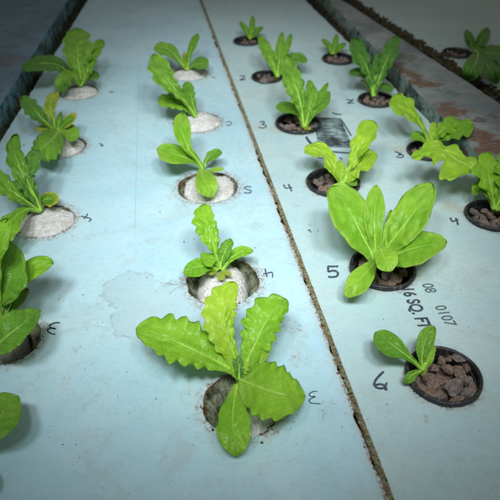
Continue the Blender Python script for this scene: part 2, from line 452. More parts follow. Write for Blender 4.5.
raft_r = make_board('foam_raft', ln_sr, ln_right, HOLES_R, mat_right, 'pale blue foam raft with black pots and printed lettering, right of the mossy seam', .006, .0010, .003, 11)
a0, d0 = ln_far; far_r = (a0 + Vector((.75, 0, 0)), d0)
raft_e = make_board('foam_raft', ln_far, far_r, HOLES_E, mat_far, 'foam raft in the dim far right corner beyond the painted divider', .006, .003, .001, 17)
for b in (raft_l, raft_r, raft_e): b['group'] = 'foam rafts'

# water under the rafts
bm = bmesh.new(); vs = [bm.verts.new(v) for v in ((-2.5, -.6, -.045), (2.5, -.6, -.045), (2.5, 2.6, -.045), (-2.5, 2.6, -.045))]; bm.faces.new(vs)
tag(link('water', bm, M_WATER, None, False), None, None, None, 'structure')
bm = bmesh.new(); vs = [bm.verts.new(v) for v in ((-6, -4, -.30), (6, -4, -.30), (6, 7, -.30), (-6, 7, -.30))]; bm.faces.new(vs)
tag(link('ground', bm, mat_noise('ground_soil', (.05, .045, .04), (.10, .09, .075), 12, .9), None, False), None, None, None, 'structure')

def prism(name, la, lb, ztop, zbot, mat, label, cat, chip=0.0, seed=1, foot=None):
    """a long low wall between two lines, with chipped upper arrises"""
    bm = bmesh.new(); rows = []
    n = 260
    for i in range(n + 1):
        Y = Y0 + (Y1 - Y0) * i / n
        a, b = on(la, Y), on(lb, Y)
        ca = chip * max(0, mnoise.noise(Vector((Y * 22, seed, 0))) + .6 * mnoise.noise(Vector((Y * 80, seed, 3))))
        cb = chip * max(0, mnoise.noise(Vector((Y * 22, seed + 5, 0))) + .6 * mnoise.noise(Vector((Y * 80, seed + 5, 3))))
        r = .002
        prof = [(a.x, zbot), (a.x, ztop - r - ca), (a.x + r + ca, ztop), (b.x - r - cb, ztop), (b.x, ztop - r - cb), (b.x, zbot)]
        rows.append([bm.verts.new((x, Y, z)) for x, z in prof])
    for r0, r1 in zip(rows, rows[1:]):
        for k in range(5): bm.faces.new((r0[k], r0[k + 1], r1[k + 1], r1[k]))
    bm.faces.new(rows[0]); bm.faces.new(rows[-1][::-1])
    bmesh.ops.recalc_face_normals(bm, faces=bm.faces)
    return tag(link(name, bm, mat, None, False), label, cat)

# painted divider (peeling paint, brown wood showing)
def wall_material(name, base, tint, patches, sidec):
    m = NT(name); p = m.pos()
    big = m.noise(p, 14, 5, .65); mid = m.noise(p, 60, 5, .7)
    c = m.mix(m.ramp(big, .35, .65), base, tint)
    c = m.mix(m.math('MULTIPLY', m.ramp(mid, .5, .75), .35), c, tuple(x * .5 for x in base))
    for pts, col in patches:
        b = m.blob(p, pts, .036, 60); k = m.math('MULTIPLY', m.ramp(b, -.10, .45), m.ramp(m.noise(p, 240, 5, .7), .30, .46))
        tex = m.mix(m.noise(p, 150, 6, .75), tuple(x * .3 for x in col), tuple(x * 1.8 for x in col))
        c = m.mix(k, c, tex)
    c = m.mix(m.math('MULTIPLY', m.ramp(m.noise(p, 38, 7, .8, .8), .48, .68), .6), c, (.085, .085, .07))
    # algae on the upright faces
    g = m.n('ShaderNodeNewGeometry'); sp = m.n('ShaderNodeSeparateXYZ'); m.l(g.outputs['True Normal'], sp.inputs[0])
    up = m.ramp(sp.outputs[2], .2, .6)
    alg = m.mix(m.ramp(m.noise(p, 55, 5, .7), .42, .62), sidec, tuple(x * .22 for x in sidec))
    alg = m.mix(m.ramp(m.noise(p, 33, 4, .6), .56, .68), alg, (.10, .07, .035))
    c = m.mix(up, alg, c)
    return m.done(m.bsdf(c, .85, .12, m.noise(p, 200, 5, .7), .5, .0015))
brown = (.14, .088, .064); mossc = (.12, .155, .12)
mat_div = wall_material('divider_paint', (.155, .185, .19), (.25, .28, .28),
    [([(wp(402, 72, WZ), .014), (wp(410, 76, WZ), .016), (wp(418, 81, WZ), .018), (wp(428, 85, WZ), .014), (wp(395, 66, WZ), .012)], brown),
     ([(wp(446, 104, WZ), .012), (wp(452, 111, WZ), .020), (wp(460, 114, WZ), .012)], brown),
     ([(wp(480, 136, WZ), .024), (wp(490, 144, WZ), .020), (wp(499, 150, WZ), .022), (wp(475, 150, WZ), .012)], brown),
     ([(wp(480, 121, WZ), .008), (wp(488, 118, WZ), .006)], (.12, .09, .07)),
     ([(wp(443, 90, WZ), .010), (wp(451, 93, WZ), .014), (wp(459, 95, WZ), .010)], mossc),
     ([(wp(392, 54, WZ), .013), (wp(402, 55, WZ), .014), (wp(411, 56, WZ), .010)], mossc)], (.22, .30, .27))
prism('divider_wall', ln_dv, ln_dv2, WZ, -.16, mat_div, 'low painted tank divider with peeling paint and brown bare patches, right of the rafts', 'divider', .004, 2)
mat_lw = wall_material('left_wall_paint', (.14, .22, .28), (.18, .27, .33), [([(wp(3, 60, .022), .03)], (.15, .17, .18))], (.13, .25, .30))
lw0 = (ln_lw[0] + Vector((-.6, 0, 0)), ln_lw[1])
prism('tank_wall', lw0, ln_lw, .022, -.16, mat_lw, 'dark blue tank wall along the left edge of the rafts', 'tank wall', .0015, 8)

# ------------------------------------------------------------------ crumbs and moss (stuff)
ICO = []
for s in range(6):
    b = bmesh.new(); bmesh.ops.create_icosphere(b, subdivisions=1, radius=1)
    for v in b.verts: v.co *= 1 + .45 * mnoise.noise(v.co * 1.7 + Vector((s * 7, 0, 0)))
    ICO.append(([v.co.copy() for v in b.verts], [[v.index for v in f.verts] for f in b.faces])); b.free()
def crumb(bm, p, r, flat=.6, rg=rng, mi=0):
    vs, fs = ICO[rg.randrange(6)]
    a = rg.uniform(0, 6.28); ca, sa = math.cos(a), math.sin(a)
    sx, sy = rg.uniform(.6, 1.4), rg.uniform(.6, 1.4)
    nv = [bm.verts.new((p.x + r * (v.x * sx * ca - v.y * sy * sa), p.y + r * (v.x * sx * sa + v.y * sy * ca), p.z + r * flat * v.z)) for v in vs]
    for f in fs:
        fc = bm.faces.new([nv[i] for i in f]); fc.material_index = mi
def strip_y(line, x_px_y):  # world Y of a photo row on a line
    return None

bm = bmesh.new(); rg = random.Random(21)
for i in range(4200):           # rust coloured crumbs along the broken edge of the left raft
    Y = .12 + 1.2 * rg.random() ** 1.2
    dens = mnoise.noise(Vector((Y * 32, 1, 0))) + .5 * mnoise.noise(Vector((Y * 90, 2, 0)))
    if dens < rg.uniform(-.35, .7): continue
    p = on(ln_sl, Y); p.x -= abs(rg.gauss(0, .0013)) - .0012; p.z = .0001 - (.0015 if rg.random() < .3 else 0)
    crumb(bm, p, rg.uniform(.0002, .0008) * (1.3 if rg.random() < .1 else 1), .6, rg, 0 if rg.random() < .8 else 1)
tag(link('dirt_crumbs', bm, [M_CRUMB, M_MOSS]), 'rusty brown crumbs along the seam between the two blue rafts', 'dirt', None, 'stuff')
bm = bmesh.new()
for i in range(5200):           # moss filling the seam
    Y = .10 + 1.3 * rg.random() ** 1.2
    a, b = on(ln_sl, Y), on(ln_sr, Y); t = rg.random()
    p = a.lerp(b, .10 + .9 * t); p.z = -.0006 + .0006 * mnoise.noise(Vector((Y * 70, 3, 0)))
    crumb(bm, p, rg.uniform(.0006, .0012), .7, rg, 0 if rg.random() < .9 else 1)
tag(link('seam_moss', bm, [M_MOSS, M_MOSSG]), 'olive green moss filling the seam between the two blue rafts', 'moss', None, 'stuff')
bm = bmesh.new()
for i in range(2200):           # black green growth in the left gutter
    Y = .35 + 1.2 * rg.random()
    a, b = on(ln_lw, Y), on(ln_left, Y); t = rg.random() ** 1.6
    p = a.lerp(b, t * .85); p.z = -.010 + .012 * (1 - t) * (.4 + mnoise.noise(Vector((Y * 40, t, 0)))) 
    crumb(bm, p, rg.uniform(.0012, .0034), .7, rg)
tag(link('gutter_moss', bm, mat_noise('moss_black', (.010, .014, .010), (.05, .065, .03), 250, .8)), 'dark moss in the gutter beside the blue tank wall', 'moss', None, 'stuff')
bm = bmesh.new()
for i in range(2600):           # brown growth between divider and far raft, and foot of the divider
    Y = .40 + 1.2 * rg.random()
    if rg.random() < .6:
        b = on(ln_far, Y); p = b + Vector((rg.uniform(-.020, .004), 0, 0)); p.z = .001 + .003 * mnoise.noise(Vector((Y * 45, 0, 0)))
    else:
        a = on(ln_dv, Y); p = a + Vector((-rg.random() ** 2 * .012, 0, 0)); p.z = -.012 + rg.random() * .01
    crumb(bm, p, rg.uniform(.0012, .0034), .7, rg)
tag(link('divider_moss', bm, mat_noise('moss_brown', (.022, .018, .010), (.085, .070, .030), 250, .85)), 'brown and black moss in the gutters beside the painted divider', 'moss', None, 'stuff')
bm = bmesh.new()
for i in range(600):            # loose dirt on the rafts
    x, y = rg.uniform(40, 480), 60 + 400 * rg.random()
    if mnoise.noise(Vector((x * .02, y * .03, 5))) + .3 < rg.random() * .9: continue
    p = P(x, y)
    if any((p - hole_geo(h)[0]).length < hole_geo(h)[1] * 1.04 for h in list(HOLES_L.values()) + list(HOLES_R.values())): continue
    if p.x < on(ln_left, p.y).x + .003 or p.x > on(ln_right, p.y).x - .004: continue
    if on(ln_sl, p.y).x - .003 < p.x < on(ln_sr, p.y).x + .001: continue
    p.z = .0002
    crumb(bm, p, rg.choice((.00018, .00022, .0003, .0003, .0004)), .5, rg)
for (x, y, r) in ((160, 212, .0008), (184, 242, .0007), (194, 239, .0006), (213, 430, .0009), (262, 443, .0010), (147, 278, .0006), (83, 295, .0005), (310, 230, .0008), (318, 231, .0007), (24, 145, .0012), (255, 248, .0005), (72, 236, .0006)):
    p = P(x, y); p.z = .0003; crumb(bm, p, r, .5, rg)
tag(link('dirt_specks', bm, mat_noise('dirt_speck', (.03, .025, .02), (.10, .075, .05), 400, .9)), 'small dark dirt specks scattered over the rafts', 'dirt', None, 'stuff')

# ------------------------------------------------------------------ brown crusts round the holes (parts of the rafts)
def crust(parent, h, mat, amount, arc=None, seed=0, size=1.0, hairs=0):
    c, r = hole_geo(h); rg = random.Random(seed); bm = bmesh.new()
    for i in range(int(amount)):
        a = rg.uniform(*(arc or (0, 6.283)))
        if mnoise.noise(Vector((math.cos(a) * 3, math.sin(a) * 3, seed))) < rg.uniform(-.45, .35): continue
        rr = r + rg.gauss(.0001, .0007)
        p = c + Vector((math.cos(a) * rr, math.sin(a) * rr, 0)); p.z = -.0003 - (rg.random() * .003 if rr < r else 0)
        crumb(bm, p, rg.uniform(.0003, .0009) * size, .6, rg)
    for k in range(hairs):
        a = rg.uniform(2.2, 4.2); q = c + Vector((math.cos(a), math.sin(a), 0)) * r; d = a + rg.uniform(-.6, .6)
        pts = []
        for s in range(7):
            pts.append(Vector((q.x, q.y, .0003))); d += rg.uniform(-.4, .4); q = q + Vector((math.cos(d), math.sin(d), 0)) * r * .10
        tube(bm, pts, [.00006] * 7, 4)
    o = link('rim_crust', bm, mat, parent, loc=c)
    return o
for i, (k, h) in enumerate(HOLES_L.items()):
    crust(raft_l, h, M_CRUST, 1500 if k[0] == 'B' else 1000, None, i + 40, .95, 2 if k in ('B5', 'B4') else 0)
crust(raft_r, HOLES_R['C6'], M_MOSSG, 420, (2.8, 5.2), 71, .9)
for i, k in enumerate(('C5', 'C4', 'C3', 'D3', 'D4')):
    crust(raft_r, HOLES_R[k], M_MOSS if k != 'C4' else M_CRUST, 160, (2.8, 5.6), 80 + i, .7)

# ------------------------------------------------------------------ writing
def ribbon(bm, pts, w_px, z=.00022):
    n = max(12, len(pts) * 6)
    sm = [catmull(pts, i / n * (len(pts) - 1)) for i in range(n + 1)]
    L, Rr = [], []
    for i, (x, y) in enumerate(sm):
        a = sm[max(i - 1, 0)]; b = sm[min(i + 1, n)]
        tx, ty = b[0] - a[0], b[1] - a[1]; tn = math.hypot(tx, ty) or 1
        w = w_px / 2 * (.85 + .25 * mnoise.noise(Vector((x * .7, y * .7, 2))))
        if i in (0, n): w *= .55
        # marker lines keep one width on the raft, so they flatten with it
        L.append(bm.verts.new(P(x - ty / tn * w, y + tx / tn * w * .8, z))); Rr.append(bm.verts.new(P(x + ty / tn * w, y - tx / tn * w * .8, z)))
    for i in range(n): bm.faces.new((L[i], Rr[i], Rr[i + 1], L[i + 1]))
def writing(name, parent, strokes, w, mat=None):
    bm = bmesh.new()
    for i, s in enumerate(strokes): ribbon(bm, s, w, .00022 + .00008 * i)
    bmesh.ops.recalc_face_normals(bm, faces=bm.faces)
    for f in bm.faces:
        if f.normal.z < 0: f.normal_flip()
    c = sum((v.co for v in bm.verts), Vector()) / len(bm.verts)
    return link(name, bm, mat or M_INK, parent, False, loc=c)
NUM = [
 (raft_r, [[(338.3, 266.2), (333, 266.4), (327.3, 266.3)], [(328, 266.6), (328.2, 269), (328.6, 271.4), (332.5, 270.6), (336.6, 271.4), (338, 274), (336.2, 276.4), (332, 277), (328, 276.6)]], 2.5),
 (raft_r, [[(283.6, 184.4), (284.3, 186.2), (285.6, 188.0), (288.5, 187.8), (292.2, 187.2)], [(288.4, 184.0), (290, 187.4), (291.9, 191.6)]], 1.6),
 (raft_r, [[(383.8, 371.4), (379.6, 375.4), (375.6, 380.2), (374.4, 385), (378, 388), (383, 388.2), (385.2, 386.2), (380.5, 384.2), (376.0, 384.8)], [(386.8, 382.6), (385.6, 386.4), (386.4, 390.6)]], 3.0),
 (raft_r, [[(259.5, 122.3), (262.4, 121.4), (264.6, 122.4), (262.2, 124.3), (265.2, 125), (266, 126.6), (263, 128), (258.8, 127.2)]], 1.4),
 (raft_r, [[(239.4, 76.2), (243, 75.6), (245, 76.8), (241.6, 79), (240, 80), (246, 79.4)]], 1.2),
 (raft_r, [[(346.2, 98.8), (350, 100.4), (353, 99.6), (349.6, 102.2), (347.4, 103.2), (354.4, 102.8)]], 1.3),
 (raft_r, [[(394.6, 151.2), (398, 152.6), (400.8, 153.6), (398.4, 155), (402.2, 154.6), (403.4, 156.4), (400.4, 157.6), (396, 156.4)]], 1.5),
 (raft_r, [[(450.4, 217.2), (451, 219.4), (452.6, 221.4), (455.5, 220.6), (458.6, 219.4)], [(455.6, 217.8), (457, 221), (458.2, 225.2)]], 1.9),
 (raft_l, [[(317.6, 391.2), (313, 391.6), (309.4, 393.8), (310.6, 396.2), (315.2, 396.6), (310.8, 398.6), (309.2, 400.8), (311.6, 403.2), (316, 403.4), (320.8, 404)]], 1.35),
 (raft_l, [[(265.2, 268.4), (265.8, 272.6), (267.4, 277)], [(263, 273.6), (267, 273.2), (271.4, 272.2), (272.6, 274), (272.4, 277.6)]], 1.4),
 (raft_l, [[(251.4, 187.2), (247.4, 186.4), (244.4, 187.8), (247.2, 189.4), (250.8, 190.6), (250.4, 192.6), (247, 193), (243.8, 192.4)]], 1.25),
 (raft_l, [[(225.6, 122.4), (229.6, 121.4), (231.6, 123.4), (228.6, 125.4), (226.4, 124.4)]], 1.0),
 (raft_l, [[(211.6, 76.6), (213.8, 77.4), (215.2, 78)]], .9),
 (raft_l, [[(87.8, 213.6), (86, 216.4), (83.8, 219)], [(81, 216), (85.4, 217.2), (90.8, 218.6), (90, 220.6), (88.6, 221.6)]], 1.5),
 (raft_l, [[(60.2, 322.6), (55, 322.8), (50.6, 324.6), (50.2, 327.4), (55.6, 328.8), (50.4, 328.0), (47.4, 330.2), (50.6, 333.2), (55.4, 334.4)]], 1.9),
 (raft_l, [[(99.4, 143.4), (102, 144.6), (103.4, 146)], [(100.6, 146.4), (103, 144.8)]], 1.3),
 (raft_l, [[(109.6, 91.6), (112.4, 92), (113.6, 92.4)]], 1.2),
]
for par, st, w in NUM: writing('handwritten_number', par, st, w * 1.1)
M_SCUFF = mat_noise('scuff_pale', (.50, .66, .72), (.60, .74, .79), 200, .5, .4, .2)
M_CREASE = mat_noise('crease_grey', (.30, .47, .54), (.36, .55, .63), 200, .5, .4, .2)
writing('scuff_mark', raft_l, [[(82, 119), (92, 120.5), (104, 119), (116, 112), (125, 108.5)], [(118, 107.5), (112, 106), (105, 106)]], .9, M_SCUFF)
writing('crease_mark', raft_l, [[(139, 62), (138.4, 90), (137.4, 130), (136, 180), (134.5, 236)]], .5, M_CREASE)
writing('pen_mark', raft_r, [[(307.6, 229.6), (310, 231), (311.6, 232.4)]], 1.2)
writing('pen_mark', raft_r, [[(332, 112.6), (336, 114), (341.6, 114.6)]], 1.7)
writing('pen_mark', raft_r, [[(339, 157.4), (341, 158.4), (342.6, 159.6)]], 1.6)

m = NT('stamp_ink_grey'); p_ = m.pos()
M_PRINT2 = m.done(m.bsdf(m.mix(m.ramp(m.noise(p_, 900, 3), .35, .65), (.06, .08, .09), (.16, .21, .23)), .6, .3))
def printed(text, pa, pb, cap_px, mat, offset, z=.00024, squeeze=1.0):
    """lettering read along the raft: baseline from pa to pb, tops towards the right"""
    a, b = P(*pa, z), P(*pb, z); d = (b - a); Lw = d.length; d.normalize()
    up = Vector((-d.y, d.x, 0)); 
    cv = bpy.data.curves.new('printed_text', 'FONT'); cv.body = text; cv.size = 1.0; cv.offset = offset
    tmp = bpy.data.objects.new('printed_text', cv); COL.objects.link(tmp)
    dg = bpy.context.evaluated_depsgraph_get(); dg.update()
    me = bpy.data.meshes.new_from_object(tmp.evaluated_get(dg))
    COL.objects.unlink(tmp); bpy.data.objects.remove(tmp)
    xs = [v.co.x for v in me.vertices]; ys = [v.co.y for v in me.vertices]
    x0, x1, y0, y1 = min(xs), max(xs), min(0, min(ys)), max(ys)
    mid = ((pa[0] + pb[0]) / 2, (pa[1] + pb[1]) / 2)
    cap = cap_px / pxm(*mid)
    for v in me.vertices:
        q = a + d * ((v.co.x - x0) / (x1 - x0) * Lw) + up * (v.co.y / y1 * cap)
        v.co = (q.x, q.y, z)
    bmx = bmesh.new(); bmx.from_mesh(me); bmesh.ops.recalc_face_normals(bmx, faces=bmx.faces)
    for f in bmx.faces:
        if f.normal.z < 0: f.normal_flip()
    bpy.data.meshes.remove(me)
    return link('printed_text', bmx, mat, raft_r, False, loc=a)
printed('16 SQ. FT', (401.6, 289.0), (419.6, 329.0), 13.5, M_INK, .030)
printed('08', (421.6, 283.8), (426.4, 292.8), 11.5, M_PRINT2, .014)
printed('0107', (434.4, 306.0), (446.6, 326.4), 11.5, M_PRINT2, .014)

# black printed block: streaky ink in a heavy frame
m = NT('stamp_block_ink'); p_ = m.pos(); mp = m.n('ShaderNodeMapping'); m.l(p_, mp.inputs[0]); mp.inputs['Scale'].default_value = (40, 420, 1)
st_ = m.noise(mp.outputs[0], 1.0, 5, .7)
c_ = m.mix(m.ramp(m.math('ADD', st_, m.math('MULTIPLY', m.math('SUBTRACT', m.noise(p_, 45, 5, .7), .5), .9)), .40, .74), (.024, .030, .034), (.36, .52, .52))
M_BLOCK = m.done(m.bsdf(m.mix(m.math('MULTIPLY', m.ramp(m.noise(p_, 130, 4, .6), .5, .7), .5), c_, (.05, .06, .065)), .6, .3))
def quad_sheet(name, pts, mat, z):
    bm = bmesh.new(); bm.faces.new([bm.verts.new(P(x, y, z)) for x, y in pts]); 
    for f in bm.faces:
        f.normal_update()
        if f.normal.z < 0: f.normal_flip()
    return link(name, bm, mat, raft_r, False, loc=P(*pts[0], z))
quad_sheet('printed_block', [(313, 118), (340.4, 118.6), (353.6, 147.6), (318.4, 147.0)], M_BLOCK, .0002)
writing('printed_bar', raft_r, [[(312.4, 117.4), (326, 117.9), (341, 118.4)]], 1.1)
writing('printed_bar', raft_r, [[(340.6, 118.6), (346, 127), (351.4, 136)]], 1.8)
writing('printed_bar', raft_r, [[(328, 151.2), (338, 152.2), (352, 153.2)]], 2.2)
writing('printed_bar', raft_r, [[(306, 136.5), (308.4, 140.5), (311.6, 144)]], 3.2)
writing('printed_bar', raft_r, [[(317.6, 157.6), (323, 158.4)]], 1.3)

# ------------------------------------------------------------------ white plugs
def make_plug(h, label, fx=.97, fy=.97, off=(0, 0), dome=.005, seed=1, flare=0.0, drop=.0):
    c, r = hole_geo(h); c = c + Vector((off[0] * r, off[1] * r, 0))
    bm = bmesh.new(); rings = 34; seg = 96
    grid = []
    for i in range(rings + 1):
        t = i / rings
        row = []
        for k in range(seg):
            a = 2 * math.pi * k / seg; d = Vector((math.cos(a), math.sin(a), 0))
            wob = 1 + .10 * mnoise.noise(d * 1.6 + Vector((0, 0, seed))) + .05 * mnoise.noise(d * 5 + Vector((0, 0, seed))) + .03 * mnoise.noise(d * 14 + Vector((0, 0, seed)))
            if t <= .86:
                q = t / .86
                x, y = d.x * r * fx * wob * q, d.y * r * fy * wob * q
                z = dome * (1 - q ** 2.6) - .0012 * q ** 6 - drop * abs(d.x) * q ** 4
                nz = mnoise.noise(Vector((x, y, 0)) * 260 + Vector((seed, 0, 0))) * .0007 + mnoise.noise(Vector((x, y, 0)) * 90 + Vector((seed, 3, 0))) * .0012
                nz += mnoise.noise(Vector((x, y, 0)) * 700) * .0006 + mnoise.noise(Vector((x, y, 7)) * 1500) * .0004
                z += nz
            else:
                fl = 1 + flare * (t - .86) / .14 + .03 * mnoise.noise(Vector((d.x * 6, d.y * 6, t * 30 + seed)))
                x, y = d.x * r * fx * wob * fl, d.y * r * fy * wob * fl
                z = -.0012 - drop * abs(d.x) - (t - .86) / .14 * .022
            row.append(bm.verts.new((c.x + x, c.y + y, z)))
        grid.append(row)
    for r0, r1 in zip(grid, grid[1:]):
        for k in range(seg): bm.faces.new((r0[k], r1[k], r1[(k + 1) % seg], r0[(k + 1) % seg]))
    bmesh.ops.remove_doubles(bm, verts=grid[0], dist=1e-6)
    bmesh.ops.recalc_face_normals(bm, faces=bm.faces)
    return tag(link('sponge_plug', bm, M_PLUG, None, loc=c), label, 'plug', 'white plugs in the left raft')
make_plug(HOLES_L['A4'], 'flat white sponge plug beside the upside down 4 of the leftmost row', .965, .95, dome=.0028, seed=2)
make_plug(HOLES_L['A5'], 'domed white sponge plug half under a drooping leaf with yellow tips', .93, .93, (-.02, 0), dome=.0065, seed=3)
make_plug(HOLES_L['A6'], 'white sponge plug of the farthest plant in the leftmost row', .95, .95, dome=.0028, seed=4)
make_plug(HOLES_L['A3'], 'white sponge plug almost hidden under broad leaves at the left edge', .70, .9, (-.26, .06), dome=.004, seed=5)
make_plug(HOLES_L['B3'], 'white sponge plug under the largest lettuce, with a dark gap on its left', .70, .95, (.27, -.02), dome=.0040, seed=6, flare=.3, drop=.005)
make_plug(HOLES_L['B4'], 'white sponge plug standing between two mossy dark gaps beside the upside down 4', .66, .99, (-.03, -.04), dome=.0030, seed=7, flare=.3, drop=.0060)
make_plug(HOLES_L['B5'], 'white sponge plug with a brown ragged rim beside the upside down 5', .86, .96, (.03, -.02), dome=.0036, seed=8)
make_plug(HOLES_L['B6'], 'domed white sponge plug right behind an upright oval leaf', .88, .95, (.08, 0), dome=.0065, seed=9)
make_plug(HOLES_L['B7'], 'white sponge plug farthest up the row left of the seam', .95, .95, (.05, 0), dome=.0036, seed=10)

# ------------------------------------------------------------------ black net pots
def lathe(bm, prof, c, seg=72, wob=0.0, seed=0):
    rows = []
    for rr, z in prof:
        rows.append([bm.verts.new((c.x + math.cos(2 * math.pi * k / seg) * rr * (1 + wob * mnoise.noise(Vector((math.cos(2 * math.pi * k / seg) * 2, math.sin(2 * math.pi * k / seg) * 2, seed)))),
                                   c.y + math.sin(2 * math.pi * k / seg) * rr * (1 + wob * mnoise.noise(Vector((math.cos(2 * math.pi * k / seg) * 2, math.sin(2 * math.pi * k / seg) * 2, seed)))), z)) for k in range(seg)])
    for a, b in zip(rows, rows[1:]):
        for k in range(seg): bm.faces.new((a[k], a[(k + 1) % seg], b[(k + 1) % seg], b[k]))
    return rows
def make_pot(h, label, seed):
    c, r = hole_geo(h)
    root = thing('net_pot', c, label, 'plant pot', 'black net pots')
    k = r / .025
    bm = bmesh.new()
    ro, ri = r * 1.02, r * .885
    ri = r * .905
    prof = [(r * .93, -.0004), (ro - .0004, .0003), (ro, .0012), (ro - .0002, .0032 * k), (ro - .0007 * k, .0040 * k), (ri + .0010 * k, .0042 * k), (ri + .0003, .0036 * k), (ri, .0020 * k), (ri - .0001, -.0015)]
    lathe(bm, prof, c, 72, .022, seed)
    bmesh.ops.recalc_face_normals(bm, faces=bm.faces)
    link('rim', bm, M_POT, root, loc=c)
    # basket: tapering wall of upright bars over hoops, and a base
    bm = bmesh.new(); dep = .024 * k
    def rad(z): return (ri - .0003) - (-z) / .024 / k * .004 * k
    for (za, zb2) in ((-.0012, -.005 * k), (-.0105 * k, -.0125 * k), (-.021 * k, -dep)):
        lathe(bm, [(rad(za), za), (rad(zb2), zb2), (rad(zb2) - .0011 * k, zb2), (rad(za) - .0011 * k, za), (rad(za), za)], c, 48)
    for q in range(24):
        a = 2 * math.pi * q / 24
        d = Vector((math.cos(a), math.sin(a), 0)); tt = Vector((-d.y, d.x, 0))
        z1, z2 = -.004 * k, -dep
        for (rr_in) in (0,):
            vs = []
            for z in (z1, z2):
                for s, e in ((-1, 0), (1, 0), (1, -1), (-1, -1)):
                    vs.append(bm.verts.new(c + d * (rad(z) + e * .0012 * k - .00005) + tt * s * .0011 * k + Vector((0, 0, z))))
            for f in ((0, 1, 5, 4), (1, 2, 6, 5), (2, 3, 7, 6), (3, 0, 4, 7), (0, 3, 2, 1), (4, 5, 6, 7)): bm.faces.new([vs[i] for i in f])
    vs = [bm.verts.new(c + Vector((math.cos(2 * math.pi * q / 32), math.sin(2 * math.pi * q / 32), 0)) * (rad(-dep) - .0002) + Vector((0, 0, -dep + .0006))) for q in range(32)]
    bm.faces.new(vs)
    bmesh.ops.recalc_face_normals(bm, faces=bm.faces)
    link('basket', bm, M_POT, root, False, loc=c)
    return root
POTL = {'C6': 'black net pot full of brown stones beside the handwritten 6', 'C5': 'black net pot under the broad oval leaves beside the handwritten 5',
        'C4': 'black net pot beside the handwritten 4 near the seam', 'C3': 'black net pot at the corner of the black printed block',
        'C2': 'black net pot with a stone fallen just outside its rim', 'C1': 'farthest black net pot, beside the far end of the seam',
        'D1': 'black net pot far up the outer row, farthest along the painted divider', 'D2': 'black net pot whose tall dark lettuce stands before the divider moss',
        'D3': 'black net pot half covered by pale lime leaves beside the handwritten 3', 'D4': 'black net pot cut by the right edge beside the handwritten 4',
        'E1': 'black net pot in the dim raft beyond the divider'}
for i, (k, h) in enumerate({**HOLES_R, **HOLES_E}.items()): make_pot(h, POTL[k], i * 3.3)

# ------------------------------------------------------------------ stones
STONES = []
for s in range(10):
    b = bmesh.new(); bmesh.ops.create_icosphere(b, subdivisions=3, radius=1)
    off = Vector((s * 13.7, s * 3.1, 0)); rg = random.Random(s + 900)
    cuts = [(Vector((rg.gauss(0, 1), rg.gauss(0, 1), rg.gauss(0, 1))).normalized(), rg.uniform(.45, .80)) for _ in range(13)]
    for v in b.verts:
        n = v.co.copy()
        for cn, cd in cuts:            # flattened facets of broken stone
            t = v.co.dot(cn)
            if t > cd: v.co -= cn * (t - cd) * .97
        v.co += n * (.10 * mnoise.noise(n * 1.6 + off) + .08 * mnoise.noise(n * 4 + off) + .06 * mnoise.noise(n * 9 + off))
    me = bpy.data.meshes.new('lava_stone'); b.to_mesh(me); b.free()
    for p in me.polygons: p.use_smooth = True
    me.materials.append(M_STONE[s % 3])
    STONES.append(me)
    try: me.set_sharp_from_angle(angle=R(24))
    except Exception: pass
def stone(p, rx, ry, rz, rot, label, group, var):
    o = bpy.data.objects.new('lava_stone', STONES[var % len(STONES)]); COL.objects.link(o)
    o.location = p; o.scale = (rx, ry, rz); o.rotation_euler = rot
    return tag(o, label, 'stone', group)
rg = random.Random(77)
def fill(key, h, n, label, rmin=.0036, rmax=.0062, zc=-.0012):
    c, r = hole_geo(h); pts = []
    R_in = r * .85; k = r / .025
    tries = 0
    while len(pts) < n and tries < 4000:
        tries += 1
        s = rg.uniform(rmin, rmax) * k; a = rg.uniform(0, 6.283); q = math.sqrt(rg.random()) * (R_in - s * .75)
        p = Vector((math.cos(a) * q, math.sin(a) * q, 0))
        if all((p - p2).length > (s + s2) * .70 for p2, s2 in pts): pts.append((p, s))
    for p, s in pts:
        pp = c + p; pp.z = zc * k + rg.uniform(-.0018, .0012)
        stone(pp, s * rg.uniform(.9, 1.3), s * rg.uniform(.8, 1.1), s * rg.uniform(.6, .85), (rg.uniform(-.4, .4), rg.uniform(-.4, .4), rg.uniform(0, 6.28)), label, 'stones in the pot ' + key, rg.randrange(10))
    # a lower layer that closes the view to the bottom
    for j in range(9):
        a = j * 2.4; q = R_in * .70 * math.sqrt((j + .5) / 9)
        pp = c + Vector((math.cos(a) * q, math.sin(a) * q, -.0080 * k))
        stone(pp, .0062 * k, .0056 * k, .0048 * k, (rg.random(), rg.random(), rg.random() * 6), label, 'stones in the pot ' + key, rg.randrange(10))
